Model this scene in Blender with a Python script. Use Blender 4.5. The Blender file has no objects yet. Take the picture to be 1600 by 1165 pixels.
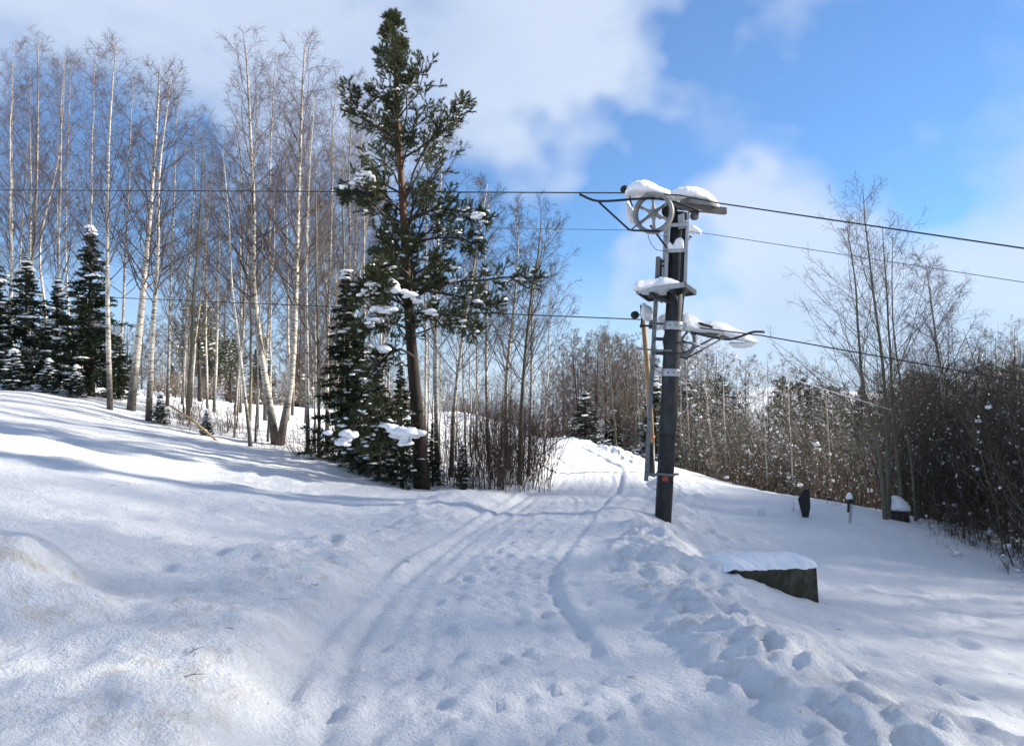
import bpy, math, random
import numpy as np
from mathutils import Vector, Matrix, Euler

R = math.radians
sc = bpy.context.scene
col = sc.collection

# ------------------------------------------------------------------ camera
F_PX = 1200.0
PITCH = R(2.74)
EYE = 1.6
cam_d = bpy.data.cameras.new('camera')
cam = bpy.data.objects.new('camera', cam_d)
col.objects.link(cam)
cam_d.sensor_width = 36.0
cam_d.lens = 36.0 * F_PX / 1600.0
cam_d.clip_end = 3000
cam_d.clip_start = 0.05
cam.location = (0, 0, EYE)
cam.rotation_euler = (R(90) + PITCH, 0, 0)
sc.camera = cam

# ------------------------------------------------------------------ light
SUN_AZ = 76.0      # degrees clockwise from +Y (view direction)
SUN_EL = 24.0
sun_dir = Vector((math.sin(R(SUN_AZ)) * math.cos(R(SUN_EL)), math.cos(R(SUN_AZ)) * math.cos(R(SUN_EL)), math.sin(R(SUN_EL))))
sd = bpy.data.lights.new('sun', 'SUN')
sd.energy = 4.8
sd.angle = R(2.4)
sd.color = (1.0, 0.93, 0.82)
so = bpy.data.objects.new('sun', sd)
col.objects.link(so)
so.rotation_euler = (-sun_dir).to_track_quat('-Z', 'Y').to_euler()
so.location = sun_dir * 50

SKY_STRENGTH = 0.100
world = bpy.data.worlds.new('World')
sc.world = world
world.use_nodes = True


def ray(px, py):
    x = (px - 800.0) / F_PX
    y = (582.5 - py) / F_PX
    c, s = math.cos(PITCH), math.sin(PITCH)
    return np.array([x, c - s * y, s + c * y])


def W(px, py, Y):
    """the point at forward distance Y that shows at that spot of the photograph"""
    d = ray(px, py)
    return np.array([0, 0, EYE]) + d * (Y / d[1])


def build_world():
    nt = world.node_tree
    nt.nodes.clear()
    N = nt.nodes.new
    L = nt.links.new
    out = N('ShaderNodeOutputWorld')
    bg = N('ShaderNodeBackground')
    bg.inputs['Strength'].default_value = SKY_STRENGTH
    L(bg.outputs[0], out.inputs[0])
    sky = N('ShaderNodeTexSky')
    sky.sky_type = 'NISHITA'
    sky.sun_disc = False
    sky.sun_elevation = R(SUN_EL)
    sky.sun_rotation = R(SUN_AZ)
    sky.altitude = 100
    sky.air_density = 1.0
    sky.dust_density = 0.0
    sky.ozone_density = 3.0
    tc = N('ShaderNodeTexCoord')
    # clouds live on the sky's directions
    warp = N('ShaderNodeTexNoise')
    warp.inputs['Scale'].default_value = 5.0
    warp.inputs['Detail'].default_value = 3.0
    L(tc.outputs['Generated'], warp.inputs['Vector'])
    wv = N('ShaderNodeVectorMath'); wv.operation = 'SUBTRACT'
    L(warp.outputs['Color'], wv.inputs[0]); wv.inputs[1].default_value = (.5, .5, .5)
    ws = N('ShaderNodeVectorMath'); ws.operation = 'SCALE'
    L(wv.outputs[0], ws.inputs[0]); ws.inputs['Scale'].default_value = 0.10
    wa = N('ShaderNodeVectorMath'); wa.operation = 'ADD'
    L(tc.outputs['Generated'], wa.inputs[0]); L(ws.outputs[0], wa.inputs[1])
    big = N('ShaderNodeTexNoise')
    big.inputs['Scale'].default_value = 2.6
    big.inputs['Detail'].default_value = 6.0
    big.inputs['Roughness'].default_value = 0.55
    sq = N('ShaderNodeMapping'); sq.inputs['Scale'].default_value = (1, 1, 2.0)
    L(wa.outputs[0], sq.inputs['Vector']); L(sq.outputs[0], big.inputs['Vector'])
    base = N('ShaderNodeMapRange')
    base.inputs['From Min'].default_value = 0.18
    base.inputs['From Max'].default_value = 0.82
    base.inputs['To Max'].default_value = 1.15
    L(big.outputs[0], base.inputs['Value'])
    cur = base.outputs[0]

    def math_node(op, a, b, clamp=False):
        m = N('ShaderNodeMath'); m.operation = op; m.use_clamp = clamp
        for i, v in enumerate((a, b)):
            if isinstance(v, (int, float)):
                m.inputs[i].default_value = v
            else:
                L(v, m.inputs[i])
        return m.outputs[0]
    # cloud masses and blue openings of the photographed sky: (px, py, angular radius in deg, amount)
    blobs = [(640, 60, 11, .35), (840, 150, 10, .45), (1010, 90, 10, .3), (150, 30, 11, .4), (350, 170, 8, .3), (1120, 50, 10, .6),
             (760, 560, 7, .5), (500, 470, 6, .3), (1220, 450, 7, 1.1), (1200, 340, 5, .8), (1080, 420, 5, .4), (960, 420, 4, .35),
             (1570, 300, 6, 1.4), (1520, 450, 8, 1.0), (1350, 530, 8, .4), (1290, 310, 3, .3), (1400, 10, 11, .2),
             (1320, 200, 10, -.9), (1480, 150, 8, -.75), (900, 300, 6, -.9), (250, 430, 9, -.6), (60, 390, 8, -.55), (1430, 300, 5, -.9),
             (780, 340, 7, -.8), (440, 40, 4, -.5), (1130, 560, 4, -.4), (600, 380, 7, -.7), (1170, 250, 7, -.7), (1000, 280, 7, -.6), (1320, 400, 3, -.4)]
    for px, py, rad, amt in blobs:
        d = Vector(ray(px, py)).normalized()
        dp = N('ShaderNodeVectorMath'); dp.operation = 'DOT_PRODUCT'
        L(wa.outputs[0], dp.inputs[0]); dp.inputs[1].default_value = d
        mr = N('ShaderNodeMapRange'); mr.interpolation_type = 'SMOOTHSTEP'
        mr.inputs['From Min'].default_value = math.cos(R(rad * 2.1))
        mr.inputs['From Max'].default_value = math.cos(R(rad * .25))
        mr.inputs['To Max'].default_value = amt * .62
        L(dp.outputs['Value'], mr.inputs['Value'])
        cur = math_node('ADD', cur, mr.outputs[0])
    fine = N('ShaderNodeTexNoise'); fine.inputs['Scale'].default_value = 9; fine.inputs['Detail'].default_value = 7
    L(sq.outputs[0], fine.inputs['Vector'])
    fr = N('ShaderNodeMapRange'); fr.inputs['From Min'].default_value = .3; fr.inputs['From Max'].default_value = .7
    fr.inputs['To Min'].default_value = .80; fr.inputs['To Max'].default_value = 1.15
    L(fine.outputs[0], fr.inputs['Value'])
    cur = math_node('MULTIPLY', cur, fr.outputs[0])
    cov = N('ShaderNodeMapRange'); cov.interpolation_type = 'SMOOTHSTEP'
    cov.inputs['From Min'].default_value = 0.0
    cov.inputs['From Max'].default_value = 1.15
    cov.inputs['To Max'].default_value = 0.84
    L(cur, cov.inputs['Value'])
    # a thin veil everywhere, thicker low down where the sky pales
    sep = N('ShaderNodeSeparateXYZ'); L(tc.outputs['Generated'], sep.inputs[0])
    veil = N('ShaderNodeMapRange')
    veil.inputs['From Min'].default_value = 0.0; veil.inputs['From Max'].default_value = .20
    veil.inputs['To Min'].default_value = .9; veil.inputs['To Max'].default_value = .10
    L(sep.outputs['Z'], veil.inputs['Value'])
    tot = math_node('MAXIMUM', cov.outputs[0], veil.outputs[0])
    tint = N('ShaderNodeMix'); tint.data_type = 'RGBA'
    tint.inputs[6].default_value = (2.75, 3.1, 3.7, 1)
    tint.inputs[7].default_value = (2.35, 2.75, 3.5, 1)
    gn = N('ShaderNodeTexNoise'); gn.inputs['Scale'].default_value = 3.3; gn.inputs['Detail'].default_value = 4
    L(sq.outputs[0], gn.inputs['Vector'])
    gr = N('ShaderNodeMapRange'); gr.inputs['From Min'].default_value = .38; gr.inputs['From Max'].default_value = .62
    L(gn.outputs[0], gr.inputs['Value']); L(gr.outputs[0], tint.inputs[0])
    skym = N('ShaderNodeMix'); skym.data_type = 'RGBA'; skym.blend_type = 'MULTIPLY'; skym.inputs[0].default_value = 1
    L(sky.outputs[0], skym.inputs[6]); skym.inputs[7].default_value = (.355, .53, .69, 1)
    mix = N('ShaderNodeMix'); mix.data_type = 'RGBA'
    L(tot, mix.inputs[0]); L(skym.outputs[2], mix.inputs[6]); L(tint.outputs[2], mix.inputs[7])
    L(mix.outputs[2], bg.inputs['Color'])


build_world()
sc.view_settings.view_transform = 'Standard'
sc.view_settings.look = 'None'
sc.view_settings.gamma = 1.0
sc.view_settings.exposure = 1.46
sc.render.engine = 'CYCLES'
sc.cycles.use_denoising = True
sc.cycles.max_bounces = 5
sc.cycles.diffuse_bounces = 3
sc.cycles.glossy_bounces = 2
sc.cycles.sample_clamp_indirect = 6.0

# ------------------------------------------------------------------ helpers


def tag(o, label=None, cat=None, group=None, kind=None):
    if label: o['label'] = label
    if cat: o['category'] = cat
    if group: o['group'] = group
    if kind: o['kind'] = kind
    return o


def link(name, mesh, parent=None, loc=None):
    o = bpy.data.objects.new(name, mesh)
    col.objects.link(o)
    if loc is not None: o.location = loc
    if parent is not None: o.parent = parent
    return o


def mesh_np(name, verts, faces, mat=None, smooth=True):
    """faces: list of integer arrays (n,k)"""
    me = bpy.data.meshes.new(name)
    verts = np.asarray(verts, np.float32).reshape(-1, 3)
    faces = [np.asarray(f, np.int32) for f in faces if len(f)]
    me.vertices.add(len(verts))
    me.vertices.foreach_set('co', verts.ravel())
    nl = sum(f.size for f in faces)
    npoly = sum(len(f) for f in faces)
    me.loops.add(nl)
    me.polygons.add(npoly)
    me.loops.foreach_set('vertex_index', np.concatenate([f.ravel() for f in faces]))
    tot = np.concatenate([np.full(len(f), f.shape[1], np.int32) for f in faces])
    st = np.concatenate([[0], np.cumsum(tot)[:-1]]).astype(np.int32)
    me.polygons.foreach_set('loop_start', st)
    me.polygons.foreach_set('use_smooth', np.full(npoly, smooth, bool))
    me.update(calc_edges=True)
    if mat: me.materials.append(mat)
    return me


def norm(v):
    return v / np.maximum(np.linalg.norm(v, axis=-1, keepdims=True), 1e-9)


class Geo:
    """collects vertices and faces, then makes one mesh"""
    def __init__(self):
        self.v = []; self.f = {}; self.n = 0

    def add(self, v, f):
        v = np.asarray(v, float).reshape(-1, 3)
        f = np.asarray(f)
        if len(f): self.f.setdefault(f.shape[1], []).append(f + self.n)
        self.v.append(v); self.n += len(v)

    def tubes(self, pts, rad, S=3, cap=False):
        pts = np.asarray(pts, float); rad = np.asarray(rad, float)
        N, P, _ = pts.shape
        T = np.empty_like(pts)
        T[:, 1:-1] = pts[:, 2:] - pts[:, :-2]
        T[:, 0] = pts[:, 1] - pts[:, 0]
        T[:, -1] = pts[:, -1] - pts[:, -2]
        T = norm(T)
        main = norm(pts[:, -1] - pts[:, 0])
        ref = np.where(np.abs(main[:, 2:3]) > .8, np.array([[1., 0, 0]]), np.array([[0, 0, 1.]]))[:, None, :]
        e1 = norm(np.cross(T, np.broadcast_to(ref, T.shape)))
        e2 = np.cross(T, e1)
        a = np.arange(S) * 2 * np.pi / S + np.pi / 2
        ring = e1[:, :, None, :] * np.cos(a)[None, None, :, None] + e2[:, :, None, :] * np.sin(a)[None, None, :, None]
        V = pts[:, :, None, :] + ring * rad[:, :, None, None]
        idx = np.arange(N * P * S).reshape(N, P, S)
        A = idx[:, :-1, :]; B = np.roll(A, -1, 2)
        C = idx[:, 1:, :]; D = np.roll(C, -1, 2)
        self.add(V, np.stack([A, B, D, C], -1).reshape(-1, 4))
        if cap:
            base = self.n - N * P * S
            caps = np.concatenate([idx[:, 0, ::-1], idx[:, -1, :]], 0) + base
            self.f.setdefault(S, []).append(caps)

    def tube(self, pts, r, S=8, cap=True):
        pts = np.asarray(pts, float)
        r = np.full(len(pts), r) if np.isscalar(r) else np.asarray(r)
        self.tubes(pts[None], r[None], S, cap)

    def bar(self, p, q, w, h, up=(0, 0, 1)):
        """box beam from p to q, w wide, h high"""
        p = np.asarray(p, float); q = np.asarray(q, float)
        t = norm(q - p); s = norm(np.cross(t, np.asarray(up, float))); u = np.cross(s, t)
        V = [e + s * a * w / 2 + u * b * h / 2 for e in (p, q) for a, b in ((-1, -1), (1, -1), (1, 1), (-1, 1))]
        self.add(V, [[0, 1, 2, 3], [7, 6, 5, 4], [0, 4, 5, 1], [1, 5, 6, 2], [2, 6, 7, 3], [3, 7, 4, 0]])

    def lathe(self, c, axis, prof, S=32, closed=True):
        c = np.asarray(c, float); ax = norm(np.asarray(axis, float))
        ref = np.array([0, 0, 1.]) if abs(ax[2]) < .9 else np.array([1., 0, 0])
        e1 = norm(np.cross(ax, ref)); e2 = np.cross(ax, e1)
        a = np.arange(S) * 2 * np.pi / S
        d = np.cos(a)[:, None] * e1 + np.sin(a)[:, None] * e2
        V = np.stack([c + d * r + ax * h for r, h in prof], 0)
        n = len(prof); idx = np.arange(n * S).reshape(n, S)
        rows = range(n if closed else n - 1)
        F = []
        for i in rows:
            A = idx[i]; B = np.roll(A, -1); C = idx[(i + 1) % n]; D = np.roll(C, -1)
            F.append(np.stack([A, B, D, C], -1))
        self.add(V, np.concatenate(F))

    def prism(self, poly, ext):
        poly = np.asarray(poly, float); n = len(poly); ext = np.asarray(ext, float)
        base = self.n
        self.add(np.concatenate([poly, poly + ext]), [[i, (i + 1) % n, n + (i + 1) % n, n + i] for i in range(n)])
        self.f.setdefault(n, []).append(np.array([list(range(n))[::-1], list(range(n, 2 * n))]) + base)

    def drift(self, pts, wid, hei, side, rng, S=16, low=.25, jit=.006):
        """pillow of snow lofted along pts; wid half widths along side, hei heights"""
        pts = np.asarray(pts, float); side = norm(np.asarray(side, float)); n = len(pts)
        # resample smooth
        m = n * 6; u = np.linspace(0, n - 1, m)
        us = np.arange(n)
        P = np.stack([smooth_interp(u, us, pts[:, k]) for k in range(3)], -1)
        Wd = smooth_interp(u, us, np.asarray(wid)); H = smooth_interp(u, us, np.asarray(hei))
        e = np.clip(np.minimum(np.arange(m), m - 1 - np.arange(m)) / 3.0, 0, 1)
        e = np.sqrt(1 - (1 - e) ** 2) * .999 + .001
        Wd = Wd * e; H = H * e
        a = np.arange(S) * 2 * np.pi / S
        ca, sa = np.cos(a), np.sin(a)
        up = np.where(sa > 0, sa, sa * low)
        V = P[:, None, :] + side * (ca[None, :] * Wd[:, None])[..., None] + np.array([0, 0, 1.]) * (up[None, :] * H[:, None])[..., None]
        V = V + rng.normal(0, jit, V.shape) * e[:, None, None]
        idx = np.arange(m * S).reshape(m, S)
        A = idx[:-1]; B = np.roll(A, -1, 1); C = idx[1:]; D = np.roll(C, -1, 1)
        base = self.n
        self.add(V, np.stack([A, B, D, C], -1).reshape(-1, 4))
        self.f.setdefault(S, []).append(np.stack([idx[0, ::-1], idx[-1]]) + base)

    def mesh(self, name, mat=None, smooth=True):
        return mesh_np(name, np.concatenate(self.v), [np.concatenate(f) for f in self.f.values()], mat, smooth)

    def part(self, name, mat, parent=None, smooth=True, bevel=0, sub=0, origin=None):
        v = np.concatenate(self.v)
        o0 = np.array(parent.location) if (parent is not None and parent.parent is None) else np.zeros(3)
        if parent is not None and parent.parent is not None: o0 = np.array(parent.parent.location)
        if origin is not None: o0 = np.asarray(origin, float)
        me = mesh_np(name, v - o0, [np.concatenate(f) for f in self.f.values()], mat, smooth)
        o = link(name, me, parent, loc=(origin if origin is not None else None))
        if bevel:
            b = o.modifiers.new('bevel', 'BEVEL'); b.width = bevel; b.segments = 2; b.limit_method = 'ANGLE'
        if sub:
            s = o.modifiers.new('sub', 'SUBSURF'); s.levels = sub; s.render_levels = sub
        return o


def smooth_interp(u, xs, ys):
    """monotone-ish cosine/cubic interpolation"""
    i = np.clip(np.floor(u).astype(int), 0, len(xs) - 2); t = u - i
    y0 = ys[np.maximum(i - 1, 0)]; y1 = ys[i]; y2 = ys[i + 1]; y3 = ys[np.minimum(i + 2, len(xs) - 1)]
    return y1 + .5 * t * (y2 - y0 + t * (2 * y0 - 5 * y1 + 4 * y2 - y3 + t * (3 * (y1 - y2) + y3 - y0)))


def empty(name, loc, rot=None):
    o = bpy.data.objects.new(name, None)
    col.objects.link(o)
    o.empty_display_size = .2
    o.location = loc
    if rot is not None: o.rotation_euler = rot
    return o


# ---- lattice noise
def _hash(ix, iy, seed):
    h = (ix.astype(np.int64) * 374761393 + iy.astype(np.int64) * 668265263 + seed * 1442695041) & 0x7fffffff
    h = ((h ^ (h >> 13)) * 1274126177) & 0x7fffffff
    h = ((h ^ (h >> 15)) * 1597334677) & 0x7fffffff
    return ((h ^ (h >> 16)) & 0xffff) / 65535.0


def vnoise(x, y, seed=0):
    x = np.asarray(x, float); y = np.asarray(y, float)
    ix = np.floor(x); iy = np.floor(y); fx = x - ix; fy = y - iy
    ux = fx * fx * fx * (fx * (fx * 6 - 15) + 10); uy = fy * fy * fy * (fy * (fy * 6 - 15) + 10)
    a = _hash(ix, iy, seed); b = _hash(ix + 1, iy, seed); c = _hash(ix, iy + 1, seed); d = _hash(ix + 1, iy + 1, seed)
    return (a + (b - a) * ux + (c - a) * uy + (a - b - c + d) * ux * uy) * 2 - 1


def fbm(x, y, oct=4, seed=0, gain=.5):
    s = 0; a = 1.
    for k in range(oct):
        ca, sa = math.cos(.6 * k + .3), math.sin(.6 * k + .3)
        s = s + a * vnoise((x * ca - y * sa) * 2 ** k, (x * sa + y * ca) * 2 ** k, seed + k * 17)
        a *= gain
    return s


def sstep(a, b, x):
    t = np.clip((x - a) / (b - a), 0, 1)
    return t * t * (3 - 2 * t)


# ------------------------------------------------------------------ materials
def mat_new(name):
    m = bpy.data.materials.new(name); m.use_nodes = True
    nt = m.node_tree
    b = nt.nodes['Principled BSDF']
    b.inputs['Roughness'].default_value = .8
    b.inputs['Specular IOR Level'].default_value = .25
    return m, nt, b


def noise_node(nt, scale, detail=4, rough=.55, vec=None, src='Object', mapping=None):
    tc = nt.nodes.new('ShaderNodeTexCoord')
    n = nt.nodes.new('ShaderNodeTexNoise')
    n.inputs['Scale'].default_value = scale; n.inputs['Detail'].default_value = detail; n.inputs['Roughness'].default_value = rough
    o = tc.outputs[src] if src != 'World' else nt.nodes.new('ShaderNodeNewGeometry').outputs['Position']
    if mapping:
        mp = nt.nodes.new('ShaderNodeMapping'); mp.inputs['Scale'].default_value = mapping
        nt.links.new(o, mp.inputs['Vector']); o = mp.outputs[0]
    nt.links.new(o, n.inputs['Vector'])
    return n


def ramp(nt, sock, stops, interp='LINEAR'):
    r = nt.nodes.new('ShaderNodeValToRGB')
    r.color_ramp.interpolation = interp
    e = r.color_ramp.elements
    while len(e) < len(stops): e.new(.5)
    for el, (p, c) in zip(e, stops):
        el.position = p; el.color = (*c, 1) if len(c) == 3 else c
    nt.links.new(sock, r.inputs[0])
    return r.outputs[0]


def mixc(nt, fac, a, b, mode='MIX'):
    m = nt.nodes.new('ShaderNodeMix'); m.data_type = 'RGBA'; m.blend_type = mode
    for i, v in ((0, fac), (6, a), (7, b)):
        if isinstance(v, (int, float)): m.inputs[i].default_value = v
        elif isinstance(v, tuple): m.inputs[i].default_value = (*v, 1)
        else: nt.links.new(v, m.inputs[i])
    return m.outputs[2]


def mth(nt, op, a, b=0., clamp=False):
    m = nt.nodes.new('ShaderNodeMath'); m.operation = op; m.use_clamp = clamp
    for i, v in enumerate((a, b)):
        if isinstance(v, (int, float)): m.inputs[i].default_value = v
        else: nt.links.new(v, m.inputs[i])
    return m.outputs[0]


def mrange(nt, v, a, b, c=0., d=1., smooth=False):
    m = nt.nodes.new('ShaderNodeMapRange')
    if smooth: m.interpolation_type = 'SMOOTHSTEP'
    m.inputs['From Min'].default_value = a; m.inputs['From Max'].default_value = b
    m.inputs['To Min'].default_value = c; m.inputs['To Max'].default_value = d
    nt.links.new(v, m.inputs['Value'])
    return m.outputs[0]


def bump(nt, b, h, strength=.3, dist=.02):
    bp = nt.nodes.new('ShaderNodeBump')
    bp.inputs['Strength'].default_value = strength; bp.inputs['Distance'].default_value = dist
    nt.links.new(h, bp.inputs['Height']); nt.links.new(bp.outputs[0], b.inputs['Normal'])
    return bp


SNOW = (.88, .89, .91)


def make_snow(name, ground=False):
    m, nt, b = mat_new(name)
    b.inputs['Roughness'].default_value = .55
    b.inputs['Specular IOR Level'].default_value = .2
    n1 = noise_node(nt, 2.2 if ground else 6, 5, .6, src='World')
    c = ramp(nt, n1.outputs[0], [(.3, (.87, .885, .91)), (.65, (.93, .935, .945))])
    if ground:
        at = nt.nodes.new('ShaderNodeAttribute'); at.attribute_name = 'dirt'
        nd = noise_node(nt, 5.5, 6, .65, src='World')
        k = mth(nt, 'MULTIPLY', at.outputs['Fac'], mrange(nt, nd.outputs[0], .48, .68))
        c = mixc(nt, k, c, (.60, .53, .42))
        h1 = noise_node(nt, 9, 6, .62, src='World')
        h2 = noise_node(nt, 60, 4, .7, src='World')
        h3 = noise_node(nt, 26, 5, .7, src='World')
        h = mth(nt, 'ADD', mth(nt, 'MULTIPLY', h1.outputs[0], .6), mth(nt, 'ADD', mth(nt, 'MULTIPLY', h3.outputs[0], .45), mth(nt, 'MULTIPLY', h2.outputs[0], .22)))
        bump(nt, b, h, .85, .085)
        b.inputs['Subsurface Weight'].default_value = .0
    else:
        h1 = noise_node(nt, 14, 5, .6, src='World')
        bump(nt, b, h1.outputs[0], .35, .02)
    nt.links.new(c, b.inputs['Base Color'])
    return m


def make_metal(name, colr, rough=.55, metallic=.6, var=.35, streak=True, rust=0.):
    m, nt, b = mat_new(name)
    b.inputs['Metallic'].default_value = metallic; b.inputs['Roughness'].default_value = rough
    b.inputs['Specular IOR Level'].default_value = .4
    n = noise_node(nt, 7, 6, .65, mapping=(1, 1, .3) if streak else (1, 1, 1))
    lo = tuple(x * (1 - var) for x in colr); hi = tuple(min(1, x * (1 + var)) for x in colr)
    c = ramp(nt, n.outputs[0], [(.3, lo), (.7, hi)])
    if rust:
        n2 = noise_node(nt, 11, 7, .7)
        c = mixc(nt, mrange(nt, n2.outputs[0], .56, .70, 0, rust), c, (.16, .075, .035))
    nt.links.new(c, b.inputs['Base Color'])
    bump(nt, b, n.outputs[0], .15, .004)
    return m


def make_birch():
    m, nt, b = mat_new('birch_bark')
    band = noise_node(nt, 5.5, 5, .6, mapping=(1, 1, 5))
    blot = noise_node(nt, 3.2, 5, .7, mapping=(1, 1, .8))
    c = ramp(nt, band.outputs[0], [(.38, (.06, .05, .045)), (.46, (.46, .425, .365)), (.64, (.62, .585, .51))])
    c = mixc(nt, mrange(nt, blot.outputs[0], .56, .66, 0, .8), c, (.16, .125, .085))
    tc = nt.nodes.new('ShaderNodeTexCoord'); sx = nt.nodes.new('ShaderNodeSeparateXYZ')
    nt.links.new(tc.outputs['Object'], sx.inputs[0])
    z = mth(nt, 'ADD', sx.outputs['Z'], mth(nt, 'MULTIPLY', blot.outputs[0], -1.6))
    c = mixc(nt, mrange(nt, z, -.4, .9, .9, 0, True), c, (.035, .03, .026))      # black furrowed foot of old birches
    c = mixc(nt, mrange(nt, z, 5.0, 10.0, 0, .65, True), c, (.17, .115, .085))     # brown young bark up in the crown
    nt.links.new(c, b.inputs['Base Color'])
    bump(nt, b, band.outputs[0], .4, .01)
    return m


def make_bark(name, lo, hi, scale=14, topcol=None, tz=(3, 6)):
    m, nt, b = mat_new(name)
    n = noise_node(nt, scale, 6, .65, mapping=(1, 1, .25))
    c = ramp(nt, n.outputs[0], [(.3, lo), (.7, hi)])
    if topcol:
        tc = nt.nodes.new('ShaderNodeTexCoord'); sx = nt.nodes.new('ShaderNodeSeparateXYZ')
        nt.links.new(tc.outputs['Object'], sx.inputs[0])
        c = mixc(nt, mrange(nt, sx.outputs['Z'], tz[0], tz[1], 0, .85, True), c, topcol)
    nt.links.new(c, b.inputs['Base Color'])
    bump(nt, b, n.outputs[0], .6, .012)
    return m


def make_twig(name, lo, hi, snow=0., snow_lo=.35):
    m, nt, b = mat_new(name)
    n = noise_node(nt, 1.6, 3, .6)
    c = ramp(nt, n.outputs[0], [(.3, lo), (.7, hi)])
    if snow:
        g = nt.nodes.new('ShaderNodeNewGeometry'); sx = nt.nodes.new('ShaderNodeSeparateXYZ')
        nt.links.new(g.outputs['Normal'], sx.inputs[0])
        n2 = noise_node(nt, 2.6, 4, .6)
        k = mth(nt, 'MULTIPLY', mrange(nt, sx.outputs['Z'], .25, .6), mrange(nt, n2.outputs[0], snow_lo, snow_lo + .08))
        c = mixc(nt, mth(nt, 'MULTIPLY', k, snow), c, SNOW)
    nt.links.new(c, b.inputs['Base Color'])
    return m


M = dict(
    snow_ground=make_snow('snow_ground', True), snow=make_snow('snow_clump'),
    birch=make_birch(),
    twig=make_twig('birch_twig', (.050, .036, .036), (.11, .082, .076)),
    twig_snow=make_twig('snowy_twig', (.075, .06, .05), (.15, .125, .10), .9, .46),
    aspen=make_bark('aspen_bark', (.085, .08, .055), (.19, .175, .125), 9),
    aspen_twig=make_twig('aspen_twig', (.10, .085, .06), (.19, .16, .12)),
    dark_bark=make_bark('dark_bark', (.025, .02, .018), (.08, .065, .055), 12),
    pine_bark=make_bark('pine_bark', (.016, .012, .010), (.055, .040, .030), 10, (.13, .065, .034), (3.4, 6)),
    needle=make_twig('pine_needle', (.028, .042, .018), (.105, .115, .05)),
    spruce=make_twig('spruce_needle', (.012, .022, .011), (.036, .054, .023), .9, .61),
    spruce_snowy=make_twig('spruce_needle_snowy', (.014, .024, .013), (.040, .056, .025), .95, .53),
    red_twig=make_twig('shrub_twig', (.045, .03, .026), (.11, .075, .062)),
    brown_twig=make_twig('thicket_twig', (.042, .034, .026), (.115, .09, .064), .6, .5),
    rust_twig=make_twig('rust_twig', (.085, .05, .03), (.17, .105, .06), .5, .5),
    olive_twig=make_twig('olive_twig', (.045, .04, .027), (.115, .10, .066), .6, .48),
    steel=make_metal('painted_steel', (.036, .038, .041), .6, .25, .75, rust=.12),
    galv=make_metal('galvanised_steel', (.40, .42, .43), .5, .55, .25),
    wheel=make_metal('sheave_cast', (.25, .25, .245), .6, .3, .35, rust=.3),
    rusty=make_metal('rusty_beam', (.17, .155, .15), .65, .3, .35, rust=.9),
    rail=make_metal('rail_steel', (.16, .165, .17), .6, .4, .3),
    black=make_metal('black_rubber', (.012, .012, .013), .55, 0, .2),
    wire=make_metal('wire_rope', (.04, .04, .042), .6, .5, .2),
    orange=make_metal('orange_paint', (.62, .10, .03), .55, 0, .15),
    ink=make_metal('dark_print', (.05, .012, .01), .6, 0, .1),
    wood=make_bark('weathered_wood', (.20, .14, .08), (.42, .31, .18), 16),
)


def make_concrete():
    m, nt, b = mat_new('mossy_concrete')
    n = noise_node(nt, 9, 7, .7, mapping=(1, 1, .5)); n2 = noise_node(nt, 30, 5, .6)
    c = ramp(nt, n.outputs[0], [(.28, (.018, .018, .013)), (.5, (.055, .05, .034)), (.72, (.11, .10, .075))])
    c = mixc(nt, mrange(nt, n2.outputs[0], .55, .7, 0, .5), c, (.045, .055, .02))
    nt.links.new(c, b.inputs['Base Color']); b.inputs['Roughness'].default_value = .9
    bump(nt, b, n2.outputs[0], .6, .01)
    return m


M['concrete'] = make_concrete()

# ------------------------------------------------------------------ terrain
PATH = np.array([(0.15, -12), (0.12, -4), (0.10, 2), (0.06, 3.7), (-.14, 5.4), (-.22, 7.4), (0.02, 9.2), (.58, 12), (1.30, 15.5), (2.0, 19), (2.45, 23),
                 (2.35, 27), (1.6, 31), (0.2, 35), (-2, 39), (-6, 44), (-12, 50)], float)
PATH_HW = np.interp(np.arange(len(PATH)), range(len(PATH)), [1.25, 1.25, 1.25, 1.22, 1.14, 1.02, 1.0, 1.05, 1.1, 1.1, 1.15, 1.15, 1.1, 1.1, 1.1, 1.1, 1.1])


def dense_path():
    u = np.linspace(0, len(PATH) - 1, 420); us = np.arange(len(PATH))
    return (np.stack([smooth_interp(u, us, PATH[:, k]) for k in (0, 1)], -1), smooth_interp(u, us, PATH_HW))


PD, PHW = dense_path()
PT = np.gradient(PD, axis=0); PT /= np.linalg.norm(PT, axis=1, keepdims=True)
PS = np.concatenate([[0], np.cumsum(np.linalg.norm(np.diff(PD, axis=0), axis=1))])

CTRL = []


def cp(px, py, Y): CTRL.append(W(px, py, Y))


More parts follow.
